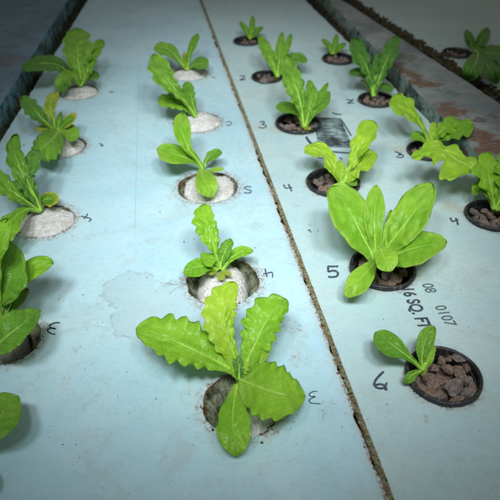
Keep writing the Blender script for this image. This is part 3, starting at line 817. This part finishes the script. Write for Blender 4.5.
# the near pot: stones one by one (px, py, half length px, half width px, turn)
c6, r6 = hole_geo(HOLES_R['C6'])
for j, (zx, zy, a, b_, rot) in enumerate(((320, 240, 34, 27, .2), (372, 205, 45, 22, -.3), (248, 282, 40, 22, -.25), (378, 262, 34, 30, .4), (350, 318, 60, 42, .5), (240, 338, 46, 24, -.7),
        (300, 285, 34, 18, .5), (408, 345, 32, 28, .6), (200, 245, 26, 14, .2), (268, 240, 26, 20, 0), (196, 292, 16, 14, .3), (290, 352, 30, 20, .2), (330, 195, 28, 14, 0), (268, 308, 34, 22, -.3), (415, 290, 18, 26, .2), (360, 365, 34, 14, .1), (430, 318, 20, 28, .3), (404, 296, 24, 20, .1), (300, 205, 26, 18, .2), (405, 235, 26, 22, .5), (352, 240, 26, 20, .8))):
    x, y = 370 + zx * .24, 312 + zy * .24; k = pxm(x, y)
    p = P(x, y, -.002); p.z = -.0012 + (.0012 if a > 40 else 0) + rg.uniform(-.001, .001)
    stone(p, a * .24 / k * 1.0, b_ * .24 / k * 1.28, min(a, b_) * .24 / k * .9, (rg.uniform(-.25, .25), rg.uniform(-.25, .25), rot), 'broken brown lava stone in the pot beside the handwritten 6', 'stones in the pot beside the 6', j)
for j in range(12):
    a = j * 2.4; q = r6 * .6 * math.sqrt((j + .5) / 12)
    stone(c6 + Vector((math.cos(a) * q * 1.15, math.sin(a) * q * 1.15, -.0085)), .0068, .0060, .0052, (rg.random(), rg.random(), rg.random() * 6), 'broken brown lava stone in the pot beside the handwritten 6', 'stones in the pot beside the 6', j)
fill('beside the 5', HOLES_R['C5'], 15, 'brown lava stone in the pot under the broad oval leaves', .0046, .0080, -.0010)
fill('beside the near 4', HOLES_R['C4'], 15, 'brown lava stone in the pot beside the 4 near the seam', .0034, .0050)
fill('beside the printed block', HOLES_R['C3'], 16, 'brown lava stone in the pot at the corner of the printed block')
fill('with the fallen stone', HOLES_R['C2'], 13, 'brown lava stone in the pot that has lost one stone over its rim')
fill('at the far end', HOLES_R['C1'], 10, 'brown lava stone in the farthest pot beside the seam')
fill('far along the divider', HOLES_R['D1'], 16, 'brown lava stone heaped in the farthest pot along the divider', zc=-.0015)
fill('before the divider moss', HOLES_R['D2'], 15, 'brown lava stone in the pot of the tall dark lettuce near the divider')
fill('under the lime leaves', HOLES_R['D3'], 13, 'brown lava stone in the pot half covered by lime leaves')
fill('at the right edge', HOLES_R['D4'], 14, 'brown lava stone in the pot cut by the right edge', .0040, .0062, -.0015)
fill('beyond the divider', HOLES_E['E1'], 10, 'dark lava stone in the pot beyond the painted divider')
p = P(263, 84); p.z = .0035
stone(p, .0075, .0052, .0042, (.1, .1, .1), 'brown lava stone lying on the raft just outside a pot rim', None, 4)

# ------------------------------------------------------------------ seedlings
seed_n = [0]
def plant(base, label, leaves, mat, stem_h=.006, stem_r=.0016, zbase=.0):
    bp = P(*base)
    root = thing('lettuce_seedling', (bp.x, bp.y, zbase), label, 'seedling', 'lettuce seedlings')
    bm = bmesh.new()
    k = 1.0
    pts = [Vector((bp.x, bp.y, zbase - .004)), Vector((bp.x, bp.y, zbase)), Vector((bp.x + .0003, bp.y, zbase + stem_h * .6)), Vector((bp.x, bp.y + .0004, zbase + stem_h))]
    tube(bm, pts, [stem_r * 1.1, stem_r * 1.15, stem_r, stem_r * .55], 10)
    link('stem', bm, M_STEM, root, loc=pts[0])
    for lf in leaves:
        spec = lf[0]; kw = dict(lf[1]) if len(lf) > 1 else {}
        seed_n[0] += 1
        kw.setdefault('seed', seed_n[0])
        kw.setdefault('z0', (zbase + stem_h * .5) * 1000)
        mt = kw.pop('mat', mat)
        make_leaf(root, base, spec, mt, **kw)
    return root

# --- row left of the seam (B)
plant((239, 378), 'largest lettuce seedling, bright green with toothed leaves, in the hole nearest the camera', [
  ([(238, 374, 5, 5), (234, 355, 10, 5), (228, 338, 17, 6), (224, 318, 21, 11), (227, 300, 19, 10), (235, 282, 5, 4)], dict(teeth=(9, .10, .012), mat='lime', tip=4, cup=.05)),
  ([(240, 377, 3, 3), (228, 367, 6, 8), (211, 358, 12, 21), (194, 350, 17, 25), (176, 342, 20, 26), (157, 335, 15, 20), (136, 329, 8, 9)], dict(teeth=(8, .125, .022), tipz=.30, midz=.16, tip=9)),
  ([(243, 372, 3, 3), (249, 357, 9, 11), (256, 342, 16, 16), (264, 326, 22, 15), (274, 311, 19, 12), (287, 300, 8, 7)], dict(teeth=(7.5, .12, .020), tip=6, tipz=.45)),
  ([(239, 380, 3, 3), (239, 366, 5, 5), (235, 354, 3, 3)], dict(mat='dark', tip=5)),
  ([(239, 379, 5, 5), (246, 382, 21, 17), (257, 386, 27, 25), (270, 391, 28, 29), (284, 395, 24, 24), (295, 396, 17, 16), (305, 396, 10, 10)], dict(teeth=(6, .075, .026), tipz=.25, midz=.30, tip=9, cup=.05)),
  ([(237, 384, 3, 3), (235, 396, 8, 7), (233, 412, 15, 13), (233, 430, 18, 16), (235, 444, 14, 13), (236, 456, 7, 7)], dict(teeth=(4, .05, .004), tipz=.05, midz=.20, tip=10, mat='bright', cup=.22)),
  ([(240, 378, 1.5, 1.5), (244, 370, 4, 4), (248, 362, 2.5, 2.5)], dict(mat='lime', tip=4, rib=False, teeth=(4, .15, .02), tipz=.8)),
  ([(238, 379, 1.5, 1.5), (234, 372, 3.5, 3.5), (231, 366, 2, 2)], dict(mat='lime', tip=4, rib=False, teeth=(4, .15, .02), tipz=.8)),
  ([(260, 364, 1.5, 1.5), (263, 358, 3, 3), (266, 353, 3.5, 3.5), (262, 352, 3, 3)], dict(z0=16, mat='lime', tip=2, rib=False, tipz=.1)),
 ], 'bright', stem_h=.008, stem_r=.0020)
plant((219, 271), 'small bright green seedling with one tall toothed leaf, beside the upside down 4', [
  ([(218, 269, 2, 2), (216, 254, 2.5, 2.5), (212.5, 242, 8, 7), (209, 230, 12, 9), (206, 218, 13, 8), (205, 204, 8, 6)], dict(teeth=(7, .12, .012), tip=7)),
  ([(220, 269, 1.5, 1.5), (222, 259, 5, 5), (226, 249, 6.5, 6), (231, 239, 3.5, 3.5)], dict(mat='mid', teeth=(4, .1, .01), tip=4)),
  ([(222, 270, 1.5, 1.5), (229, 260, 4, 3), (240, 252, 6, 5), (253, 251, 3, 3)], dict(tip=6, mat='bright', tipz=.25)),
  ([(218, 270, 1.5, 1.5), (211, 267, 4, 4), (204, 266, 8, 8), (194, 268, 9, 8), (184, 274, 4, 4)], dict(tip=6, tipz=.15, mat='bright')),
  ([(221, 269, 1.5, 1.5), (218, 260, 7, 5), (209, 257, 9, 4), (201, 254, 3, 2)], dict(tip=3, tipz=.32, midz=.22)),
  ([(217, 272, 1, 1), (214, 272, 2.6, 2.6), (208, 273, 2.5, 2.5)], dict(mat='yellow', tip=3, rib=False, tipz=.05)),
  ([(220, 272, 1, 1), (221, 276, 4, 4), (221, 280, 3, 3)], dict(mat='yellow', tip=3, rib=False, tipz=.05)),
  ([(221, 272, 1, 1), (226, 272, 2.6, 2.6), (231, 275, 2, 2)], dict(mat='yellow', tip=3, rib=False, tipz=.05)),
 ], 'bright', stem_h=.007, stem_r=.0014, zbase=.004)
plant((202, 169), 'bright green seedling with smooth oval leaves, beside the upside down 5', [
  ([(203, 169, 1.5, 1.5), (197, 159, 2.2, 2.2), (188, 148, 4, 4), (183, 134, 8.5, 8), (181.5, 122, 8, 8), (183, 113, 5, 5)], dict(tip=7)),
  ([(202, 169, 1.5, 1.5), (195, 162, 2, 2), (186, 158, 6, 8), (174, 154, 9.5, 10), (164, 151, 9, 8), (157, 149, 5, 5)], dict(tip=6, tipz=.35)),
  ([(205, 167, 1, 1), (206, 161, 2, 2), (211, 156, 5, 5), (217, 153, 4.5, 4.5), (222, 153, 2, 2)], dict(tip=3, teeth=(3, .08, .01), mat='mid')),
  ([(206, 171, .8, .8), (212, 170, 1.5, 1.5), (217, 169, 2.2, 2.2), (223.5, 169, 1.8, 1.8)], dict(tip=3, rib=False)),
  ([(201, 168, 2, 2), (202, 174, 8, 6), (205, 182, 12, 10.5), (209, 190, 10, 9), (212, 197, 5, 5)], dict(tip=7, tipz=.05, midz=.30)),
 ], 'smooth', stem_h=.006, stem_r=.0013, zbase=.002)
plant((196, 117), 'green toothed seedling bending left behind the upright oval leaf', [
  ([(196, 117, 1.5, 1.5), (190, 108, 2, 2), (182, 98, 3, 3), (174, 88, 7, 5), (165, 76, 11, 9), (158, 65, 10, 10), (153, 54, 4, 5)], dict(teeth=(6, .16, .012), tip=6, mat='mid')),
  ([(195, 116, 1.5, 1.5), (188, 108, 4, 4), (178, 103, 6, 8), (168, 101, 6, 8), (158, 101, 5, 5)], dict(teeth=(5, .12, .016), tip=4, tipz=.3)),
  ([(196, 115, 1.5, 1.5), (193, 104, 4, 3), (190, 94, 7, 5), (187, 82, 6, 5)], dict(teeth=(5, .12, .012), tip=5, mat='mid')),
  ([(194, 113, 1.5, 1.5), (186, 102, 5, 5), (178, 93, 7, 7), (171, 85, 4, 4)], dict(teeth=(5, .12, .014), tip=5, mat='bright')),
 ], 'bright', stem_h=.006, stem_r=.0013, zbase=.004)
plant((187, 70), 'farthest small seedling with one round leaf, in the row left of the seam', [
  ([(187, 70, 1, 1), (180, 61, 2.5, 2.5), (172, 52, 6, 6), (163, 48, 7, 6), (154, 49, 4, 4)], dict(teeth=(4, .08, .012), tip=5)),
  ([(188, 69, 1, 1), (192, 66, 2, 2), (197, 64, 5.5, 5.5), (203, 63, 6, 6), (208, 66, 4, 4)], dict(tip=4)),
  ([(188, 70, 1, 1), (189, 56, 2.2, 2.2), (193, 44, 4, 4), (198, 34, 3, 3)], dict(tip=4)),
  ([(187, 70, 1, 1), (185, 60, 2.6, 2.6), (184, 52, 2, 2)], dict(tip=3, mat='yellow_edge')),
 ], 'mid', stem_h=.006, stem_r=.0013, zbase=.002)

# --- outermost left row (A)
plant((41, 212), 'dark toothed seedling with one round yellow rimmed leaf, at the left', [
  ([(41, 210, 2, 2), (33, 196, 4, 4), (25, 180, 8, 7), (18, 163, 10, 8), (14, 148, 8, 7), (17, 134, 4, 3)], dict(teeth=(6, .14, .012), tip=5, mat='mid')),
  ([(41, 211, 2, 2), (37, 200, 5, 4), (31, 188, 9, 6), (26, 175, 12, 9), (32, 160, 8, 9), (39, 150, 4, 4)], dict(teeth=(5, .12, .012), tip=5)),
  ([(40, 211, 2, 2), (28, 202, 4, 5), (16, 194, 8, 8), (4, 184, 9, 9), (-8, 170, 5, 6)], dict(teeth=(5, .14, .014), tip=6, mat='mid')),
  ([(40, 211, 2, 2), (28, 209, 3, 3), (16, 216, 9, 6), (6, 228, 12, 10), (-6, 246, 8, 8)], dict(teeth=(4, .10, .012), tip=8, mat='bright', tipz=.15, midz=.22)),
  ([(42, 209, 1, 1), (41, 203, 4, 5), (46, 199, 6, 8), (53, 199, 6.5, 7), (58.5, 201, 4, 4)], dict(mat='yellow_edge', tip=5, tipz=.2)),
 ], 'dark', stem_h=.008, stem_r=.0017, zbase=.001)
plant((56, 131), 'dark green seedling with yellow leaf tips and a drooping front leaf', [
  ([(55, 131, 1.5, 1.5), (48, 124, 3, 3), (40, 116, 7, 6), (31, 106, 9, 7), (24, 100, 6, 5), (20, 98, 4, 4)], dict(teeth=(5, .14, .012), tip=5)),
  ([(56, 130, 1.2, 1.2), (53, 119, 3, 3), (50, 109, 6, 5), (52, 100, 6, 6), (58, 92, 3, 3)], dict(mat='yellow', tip=4, teeth=(4, .1, .01))),
  ([(57, 131, 1.2, 1.2), (59, 122, 3.5, 3), (61, 112, 2, 2)], dict(tip=4)),
  ([(57, 131, 1.2, 1.2), (63, 125, 4, 4), (70, 119, 5, 5), (76, 113, 2, 2)], dict(mat='yellow_edge', tip=4)),
  ([(55, 132, 1.2, 1.2), (48, 130, 3, 3), (42, 129, 3.5, 3.5), (35, 129, 2, 2)], dict(mat='yellow', tip=3, rib=False)),
  ([(57, 132, 2, 2), (63, 130, 6, 5), (70, 132, 8, 8), (78, 138, 6, 6)], dict(mat='mid', tip=5, tipz=.25)),
  ([(60, 130, 3, 3), (55, 136, 12, 10), (48, 143, 16, 12), (40, 150, 15, 10), (33, 156, 8, 5)], dict(mat='mid', teeth=(5, .10, .016), tip=6, tipz=.12, midz=.38, cup=-.1)),
 ], 'dark', stem_h=.007, stem_r=.0015, zbase=.005)
plant((80, 87), 'dark green seedling with a long flat left leaf, farthest in the leftmost row', [
  ([(80, 86, 1.5, 1.5), (80, 74, 5, 6), (78, 60, 11, 13), (77, 46, 14, 16), (76, 28, 10, 10)], dict(teeth=(5, .12, .014), tip=8, mat='mid')),
  ([(81, 86, 1.2, 1.2), (87, 72, 4, 4), (93, 56, 7, 5), (103, 40, 5, 4)], dict(teeth=(5, .12, .012), tip=5, mat='mid')),
  ([(80, 86, 1.2, 1.2), (70, 74, 3.5, 3), (58, 65, 7, 7), (45, 63, 8, 8.5), (33, 65, 6, 7), (22, 69, 4, 4)], dict(teeth=(4, .06, .006), tip=5, tipz=.30)),
  ([(80, 86, 1.5, 1.5), (75, 77, 5, 5), (68, 76, 8, 7), (62, 82, 9, 7), (60, 92, 5, 5)], dict(tip=5, tipz=.1, midz=.4, mat='mid')),
  ([(81, 86, 1, 1), (85, 80, 1.5, 1.5), (89, 76, 4, 4), (94, 75, 4.5, 4.5), (99, 77, 3, 3)], dict(tip=3)),
 ], 'dark', stem_h=.006, stem_r=.0015, zbase=.002)
plant((4, 330), 'broad leaved green seedling cut by the left edge above the upside down 3', [
  ([(0, 328, 2, 2), (-6, 310, 6, 8), (-4, 292, 16, 22), (2, 272, 22, 26), (6, 254, 16, 18), (8, 240, 7, 7)], dict(teeth=(4, .06, .010), tip=9, mat='mid')),
  ([(2, 328, 1.5, 1.5), (8, 302, 3, 3), (22, 278, 9, 8), (36, 267, 10, 9), (47, 263, 7, 6), (53.5, 263, 3, 3)], dict(tip=6, mat='bright', tipz=.40)),
  ([(5, 328, 1.2, 1.2), (13, 308, 3, 4), (20, 298, 5, 5), (28.5, 289, 3, 3)], dict(mat='brown_tip', tip=3, tipz=.3)),
  ([(2, 328, 1.5, 1.5), (-8, 262, 10, 10), (-2, 236, 12, 13), (8, 218, 4, 4)], dict(mat='bright', tip=8, teeth=(4, .08, .01), tipz=.75)),
  ([(-12, 354, 4, 4), (-2, 344, 16, 13), (10, 334, 21, 14), (24, 323, 16, 11), (34, 315, 9, 7), (40, 310, 3, 3)], dict(mat='mid', tip=5, tipz=.25, midz=.22, teeth=(3, .04, .006), z0=12)),
 ], 'mid', stem_h=.010, stem_r=.002, zbase=.003)
plant((-34, 462), 'seedling mostly out of view with one round leaf at the lower left edge', [
  ([(-34, 460, 3, 3), (-24, 444, 8, 8), (-10, 428, 16, 16), (2, 414, 20, 19), (11, 403, 15, 14), (18, 396, 7, 7)], dict(tip=10, tipz=.30, midz=.2)),
  ([(-36, 460, 3, 3), (-52, 440, 12, 12), (-66, 420, 8, 8)], dict(tip=10)),
  ([(-32, 464, 3, 3), (-20, 476, 12, 12), (-8, 492, 8, 8)], dict(tip=10, tipz=.1)),
 ], 'mid', stem_h=.008, stem_r=.002)

# --- row right of the seam (C)
plant((423, 371), 'smallest seedling with two spoon shaped leaves, in the pot beside the handwritten 6', [
  ([(423, 370, 1.6, 1.6), (429, 359, 4, 4), (434, 345, 3, 3)], dict(tip=6, mat='smooth')),
  ([(423, 370, 2, 2), (422, 360, 3.5, 3.5), (423, 349, 7, 7.5), (427, 337, 8.5, 8.5), (433.5, 326, 4, 4)], dict(tip=6)),
  ([(423, 370, 2, 2), (415, 362, 2.4, 2.4), (406, 355, 5, 5), (395, 347, 11, 9.5), (384, 339, 11, 9.5), (375, 333, 6.5, 6)], dict(tip=7, tipz=.32)),
  ([(421, 371, 1.2, 1.2), (415, 373, 4, 3.5), (410, 377, 5.5, 5), (404.5, 383, 3, 3)], dict(tip=4, tipz=.05, midz=.3)),
 ], 'mid', stem_h=.009, stem_r=.0019, zbase=-.001)
plant((377, 262), 'large seedling with broad smooth oval leaves, beside the handwritten 5', [
  ([(384, 252, 2, 2), (388, 232, 5, 5), (391, 210, 2, 2)], dict(mat='bright', tip=6)),
  ([(376, 258, 4, 4), (375, 240, 6, 7), (374, 222, 10, 9), (375, 204, 10, 10), (376.5, 185, 4, 4)], dict(tip=9, mat='smooth')),
  ([(380, 260, 5, 5), (388, 246, 10, 10), (397, 234, 15, 15), (407, 222, 18, 17), (418, 207, 19, 15), (427, 193, 14, 10), (432, 183, 6, 5)], dict(tip=7, teeth=(2.5, .03, .008))),
  ([(374, 260, 5, 5), (370, 250, 9, 9), (363, 237, 16, 13), (354, 219, 20, 18), (344, 203, 18, 18), (336, 193, 11, 13), (330, 187, 6, 7)], dict(tip=6, tipz=.50, teeth=(2.5, .03, .008))),
  ([(379, 262, 5, 5), (388, 258, 11, 9), (400, 253, 16, 15), (415, 248, 17, 17), (430, 245, 14, 12), (440, 243, 9, 8), (447, 242, 5, 5)], dict(tip=6, tipz=.34, midz=.2, teeth=(2.5, .03, .008))),
  ([(383, 262, 1.5, 1.5), (389, 243, 3.5, 3.5), (392, 226, 1.5, 1.5)], dict(mat='lime', tip=6)),
  ([(380, 248, 4, 4), (383, 255, 11, 9), (387, 262, 12, 11), (391, 271, 6, 6)], dict(tip=6, tipz=.08, midz=.2, z0=22)),
  ([(379, 262, 1.6, 1.6), (374, 264, 4, 5), (366, 273, 10, 9.5), (357, 283, 12, 11), (350, 291, 8, 7), (346, 297, 3.5, 3.5)], dict(tip=5, tipz=.08, midz=.26)),
 ], 'smooth', stem_h=.012, stem_r=.0026)
plant((342, 185), 'pale lime seedling with lobed leaves, beside the 4 near the seam', [
  ([(343, 184, 1.2, 1.2), (348, 171, 2.4, 2.4), (353, 159, 4, 6), (358, 149, 9, 6), (363, 140, 9, 10), (368, 131, 11, 9), (374, 121, 7, 6)], dict(teeth=(4, .15, .022), tip=5)),
  ([(343, 184, 1.2, 1.2), (350, 174, 4, 8), (357, 167, 8, 6), (364, 161, 9, 11), (370, 157, 8, 8), (377, 155, 5, 5)], dict(teeth=(4, .16, .024), tip=5, mat='lime')),
  ([(341, 184, 1.2, 1.2), (337, 171, 6, 3), (332, 163, 8, 6), (326, 155, 4, 8), (319, 150, 7, 8), (311, 149, 8, 6), (305, 153, 3, 3)], dict(teeth=(4, .12, .020), tip=4, tipz=.4)),
  ([(342, 184, 1, 1), (341, 173, 5, 5), (340, 160, 3, 3)], dict(tip=5)),
  ([(343, 185, 1, 1), (348, 182, 3.5, 3.5), (353, 182, 4, 4), (357, 185, 2, 2)], dict(tip=3, rib=False, mat='mid')),
 ], 'lime', stem_h=.008, stem_r=.0016)
plant((304, 128), 'dark green seedling with one tall toothed leaf, at the corner of the printed block', [
  ([(305, 127, 1.5, 1.5), (309, 110, 4, 4), (312, 96, 6, 6), (309, 80, 3, 3)], dict(tip=6, mat='mid', teeth=(4, .08, .01))),
  ([(307, 120, 1, 1), (316, 104, 3, 3), (323, 91, 3, 3), (328, 83, 1.2, 1.2)], dict(tip=3, mat='mid')),
  ([(304, 127, 1.5, 1.5), (302, 112, 3, 3), (299, 97, 9, 7), (294, 81, 11, 9), (289, 68, 8, 8), (287, 54, 2, 2)], dict(teeth=(7, .14, .010), tip=5)),
  ([(305, 127, 1.5, 1.5), (311, 114, 4, 4), (318, 104, 8, 8), (324, 97, 8, 8), (330, 92, 3, 3)], dict(tip=5)),
  ([(303, 127, 1, 1), (299, 116, 1.5, 1.5), (293, 109, 4.5, 5), (285, 107, 5.5, 5.5), (276, 107, 3.5, 3.5)], dict(tip=5, tipz=.3)),
  ([(304, 129, .8, .8), (307, 128, 1.6, 1.6), (311, 129, 1.4, 1.4)], dict(mat='yellow', tip=2, rib=False)),
 ], 'mid', stem_h=.008, stem_r=.0016)
plant((277, 78), 'dark green seedling with leaves rising out of the pot that has a fallen stone', [
  ([(277, 77, 1.2, 1.2), (273, 64, 4, 4), (267, 51, 6, 6), (259, 36, 3, 4)], dict(teeth=(4, .1, .010), tip=5)),
  ([(277, 77, 1.2, 1.2), (279, 62, 4, 4), (280, 48, 4.5, 4.5), (282, 32, 2, 2)], dict(tip=5)),
  ([(278, 77, 1.2, 1.2), (282, 62, 3, 3), (287, 46, 3.5, 3.5), (291, 34, 2, 2)], dict(tip=5)),
  ([(279, 76, 1, 1), (284, 64, 1.5, 1.5), (292, 58, 4.5, 4.5), (300, 58, 5, 5), (307, 62, 2.5, 2.5)], dict(tip=4, tipz=.35)),
 ], 'mid', stem_h=.007, stem_r=.0015)
plant((333, 55), 'little seedling in the farthest pot along the divider', [
  ([(332, 54, 1, 1), (329, 46, 3, 3), (322, 39, 2, 2)], dict(tip=4)),
  ([(333, 54, 1, 1), (335, 44, 3, 3), (337, 34, 2, 2)], dict(tip=4)),
  ([(333, 54, 1, 1), (339, 48, 3, 3), (346, 43, 2, 2)], dict(tip=4)),
 ], 'mid', stem_h=.006, stem_r=.0014)
plant((250, 40), 'seedling in the farthest pot beside the seam', [
  ([(250, 39, 1, 1), (246, 30, 3, 3), (240, 22, 2, 2)], dict(tip=4)),
  ([(250, 39, 1, 1), (252, 28, 3, 3), (253, 16, 2, 2)], dict(tip=4)),
  ([(250, 39, 1, 1), (256, 32, 3, 3), (263, 27, 2, 2)], dict(tip=4)),
 ], 'mid', stem_h=.006, stem_r=.0014)

# --- outer row of the right raft (D) and beyond
plant((373, 97), 'tall dark green seedling with ruffled upright leaves, near the painted divider', [
  ([(374, 96, 1.2, 1.2), (378, 82, 4, 4), (384, 66, 6, 6), (390, 52, 8, 8), (397, 36, 4, 4)], dict(teeth=(5, .14, .014), tip=6)),
  ([(373, 96, 1.2, 1.2), (375, 82, 5, 5), (377, 66, 5, 5), (378, 52, 2, 2)], dict(tip=6)),
  ([(373, 96, 1.5, 1.5), (371, 82, 3.5, 3.5), (367, 68, 6, 5), (360, 54, 9, 8), (353, 38, 5, 6)], dict(teeth=(5, .14, .014), tip=7)),
  ([(372, 94, 1, 1), (370, 82, 1.5, 1.5), (364, 74, 4, 4), (357, 72, 4.5, 4.5), (349, 73, 3, 3)], dict(tip=4)),
  ([(375, 96, 1, 1), (379, 88, 1.5, 1.5), (385, 87, 4.5, 4.5), (393, 90, 3.5, 3.5)], dict(tip=4)),
  ([(371, 94, .7, .7), (367, 85, 1, 1), (361, 80, 1, 1)], dict(mat='yellow', tip=2, rib=False)),
 ], 'dark', stem_h=.008, stem_r=.0016)
plant((429, 145), 'lime green ruffled seedling in front of the divider, beside the handwritten 3', [
  ([(431, 144, 1.5, 1.5), (442, 137, 4, 4), (455, 131, 8, 8), (466, 127, 9, 8), (474, 124, 5, 5)], dict(teeth=(4, .20, .026), tip=5, mat='bright')),
  ([(429, 144, 1.5, 1.5), (436, 135, 5, 5), (445, 128, 7, 6), (452, 123, 7, 6), (459, 120, 3, 3)], dict(teeth=(4, .20, .026), tip=5, mat='bright')),
  ([(429, 144, 1, 1), (425, 132, 2, 2), (419, 122, 3, 4), (414, 115, 7, 4), (408, 110, 8, 10), (400, 103, 11, 9), (394, 95, 6, 7)], dict(teeth=(4, .14, .020), tip=5)),
  ([(428, 144, 1, 1), (422, 138, 3.5, 4), (416, 136, 4, 5), (410.5, 138, 2.5, 2.5)], dict(tip=4, mat='bright')),
  ([(430, 144, 1, 1), (432, 134, 3, 3), (434, 122, 3, 3)], dict(tip=4)),
 ], 'lime', stem_h=.007, stem_r=.0015)
plant((494, 210), 'lime green seedling with a long lobed leaf reaching left, at the right edge', [
  ([(494, 209, 1.5, 1.5), (488, 193, 2.2, 2.2), (481, 178, 3, 3), (474, 170, 4, 10), (468, 166, 11, 11), (461, 162, 20, 7), (454, 158, 25, 12), (448, 154, 9, 11), (442, 151, 11, 6), (436, 149, 18, 10), (430, 149, 12, 9), (424, 152, 5, 5), (418, 155, 5, 5), (412, 158, 3, 3)], dict(teeth=(9, .10, .010), tip=4, tipz=.32)),
  ([(492, 200, 1, 1), (484, 190, 3, 3), (478, 186, 5, 5), (474, 195, 2.5, 2.5)], dict(tip=3, z0=12, tipz=.1, mat='lime')),
  ([(495, 209, 1.5, 1.5), (492, 192, 5, 5), (489, 178, 12, 12), (487, 164, 12, 13), (488, 152, 5, 5)], dict(teeth=(4, .26, .030), tip=5, mat='bright')),
  ([(496, 209, 1.5, 1.5), (503, 190, 6, 6), (508, 172, 12, 12), (505, 150, 6, 6)], dict(teeth=(4, .26, .030), tip=5, mat='bright')),
  ([(496, 210, 1.5, 1.5), (510, 200, 8, 8), (526, 192, 8, 8), (540, 188, 4, 4)], dict(teeth=(4, .22, .02), tip=5)),
 ], 'lime', stem_h=.009, stem_r=.0018)
plant((472, 50), 'dark seedling with hanging leaves in the dim raft beyond the divider', [
  ([(473, 49, 1.5, 1.5), (478, 52, 5, 5), (476, 62, 10, 9), (471, 72, 9, 9), (467, 82, 4, 4)], dict(tip=5, tipz=.1, midz=.45)),
  ([(473, 49, 1.5, 1.5), (480, 55, 4, 4), (489, 62, 6, 6), (499, 66, 4, 4)], dict(tip=5, tipz=.2, midz=.4)),
  ([(473, 48, 1.5, 1.5), (484, 52, 6, 6), (497, 53, 8, 8), (512, 55, 4, 4)], dict(tip=5)),
  ([(472, 48, 1.5, 1.5), (470, 40, 5, 5), (466, 30, 3, 3)], dict(tip=5)),
  ([(474, 48, 1.5, 1.5), (482, 40, 6, 6), (488, 28, 4, 4)], dict(tip=5)),
  ([(474, 50, 1.5, 1.5), (488, 66, 7, 7), (494, 76, 7, 7), (496, 84, 4, 4)], dict(tip=5, tipz=.1, midz=.4)),
 ], 'dark', stem_h=.008, stem_r=.0016)

# ------------------------------------------------------------------ camera, light, world
cam = bpy.data.cameras.new('camera'); co = bpy.data.objects.new('camera', cam); COL.objects.link(co)
co.location = (0, 0, H); co.rotation_euler = (math.pi / 2 - PITCH, 0, 0)
cam.sensor_width = 36; cam.sensor_fit = 'HORIZONTAL'; cam.lens = 36 * F / 500
cam.clip_start = .01; cam.clip_end = 100
cam.dof.use_dof = True; cam.dof.focus_distance = .40; cam.dof.aperture_fstop = 13
sc.camera = co

# three added unseen spots: beams imitate a vignette, spacing softens the leaf shadows
for lx, ly, en in ((-.26, -.04, 19), (-.01, -.085, 22), (.24, -.04, 19)):
    lp = bpy.data.lights.new('added_spot', 'SPOT'); lo = bpy.data.objects.new('added_spot', lp); COL.objects.link(lo)
    lo.location = (lx, ly, .788)
    tgt = Vector((-.002, .54, 0)); lo.rotation_euler = (tgt - Vector(lo.location)).to_track_quat('-Z', 'Y').to_euler()
    lp.energy = en; lp.color = (.98, 1.0, 1.0); lp.shadow_soft_size = .10
    lp.spot_size = R(40); lp.spot_blend = .68
    lo.scale = (.77, 1.236, 1)

w = bpy.data.worlds.new('World'); sc.world = w; w.use_nodes = True
bg = w.node_tree.nodes['Background']; bg.inputs[0].default_value = (1.0, .98, .90, 1); bg.inputs[1].default_value = .17
sc.cycles.pixel_filter_type = 'BLACKMAN_HARRIS'; sc.cycles.filter_width = 2.4
sc.view_settings.view_transform = 'Standard'; sc.view_settings.look = 'None'; sc.view_settings.exposure = 0; sc.view_settings.gamma = 1
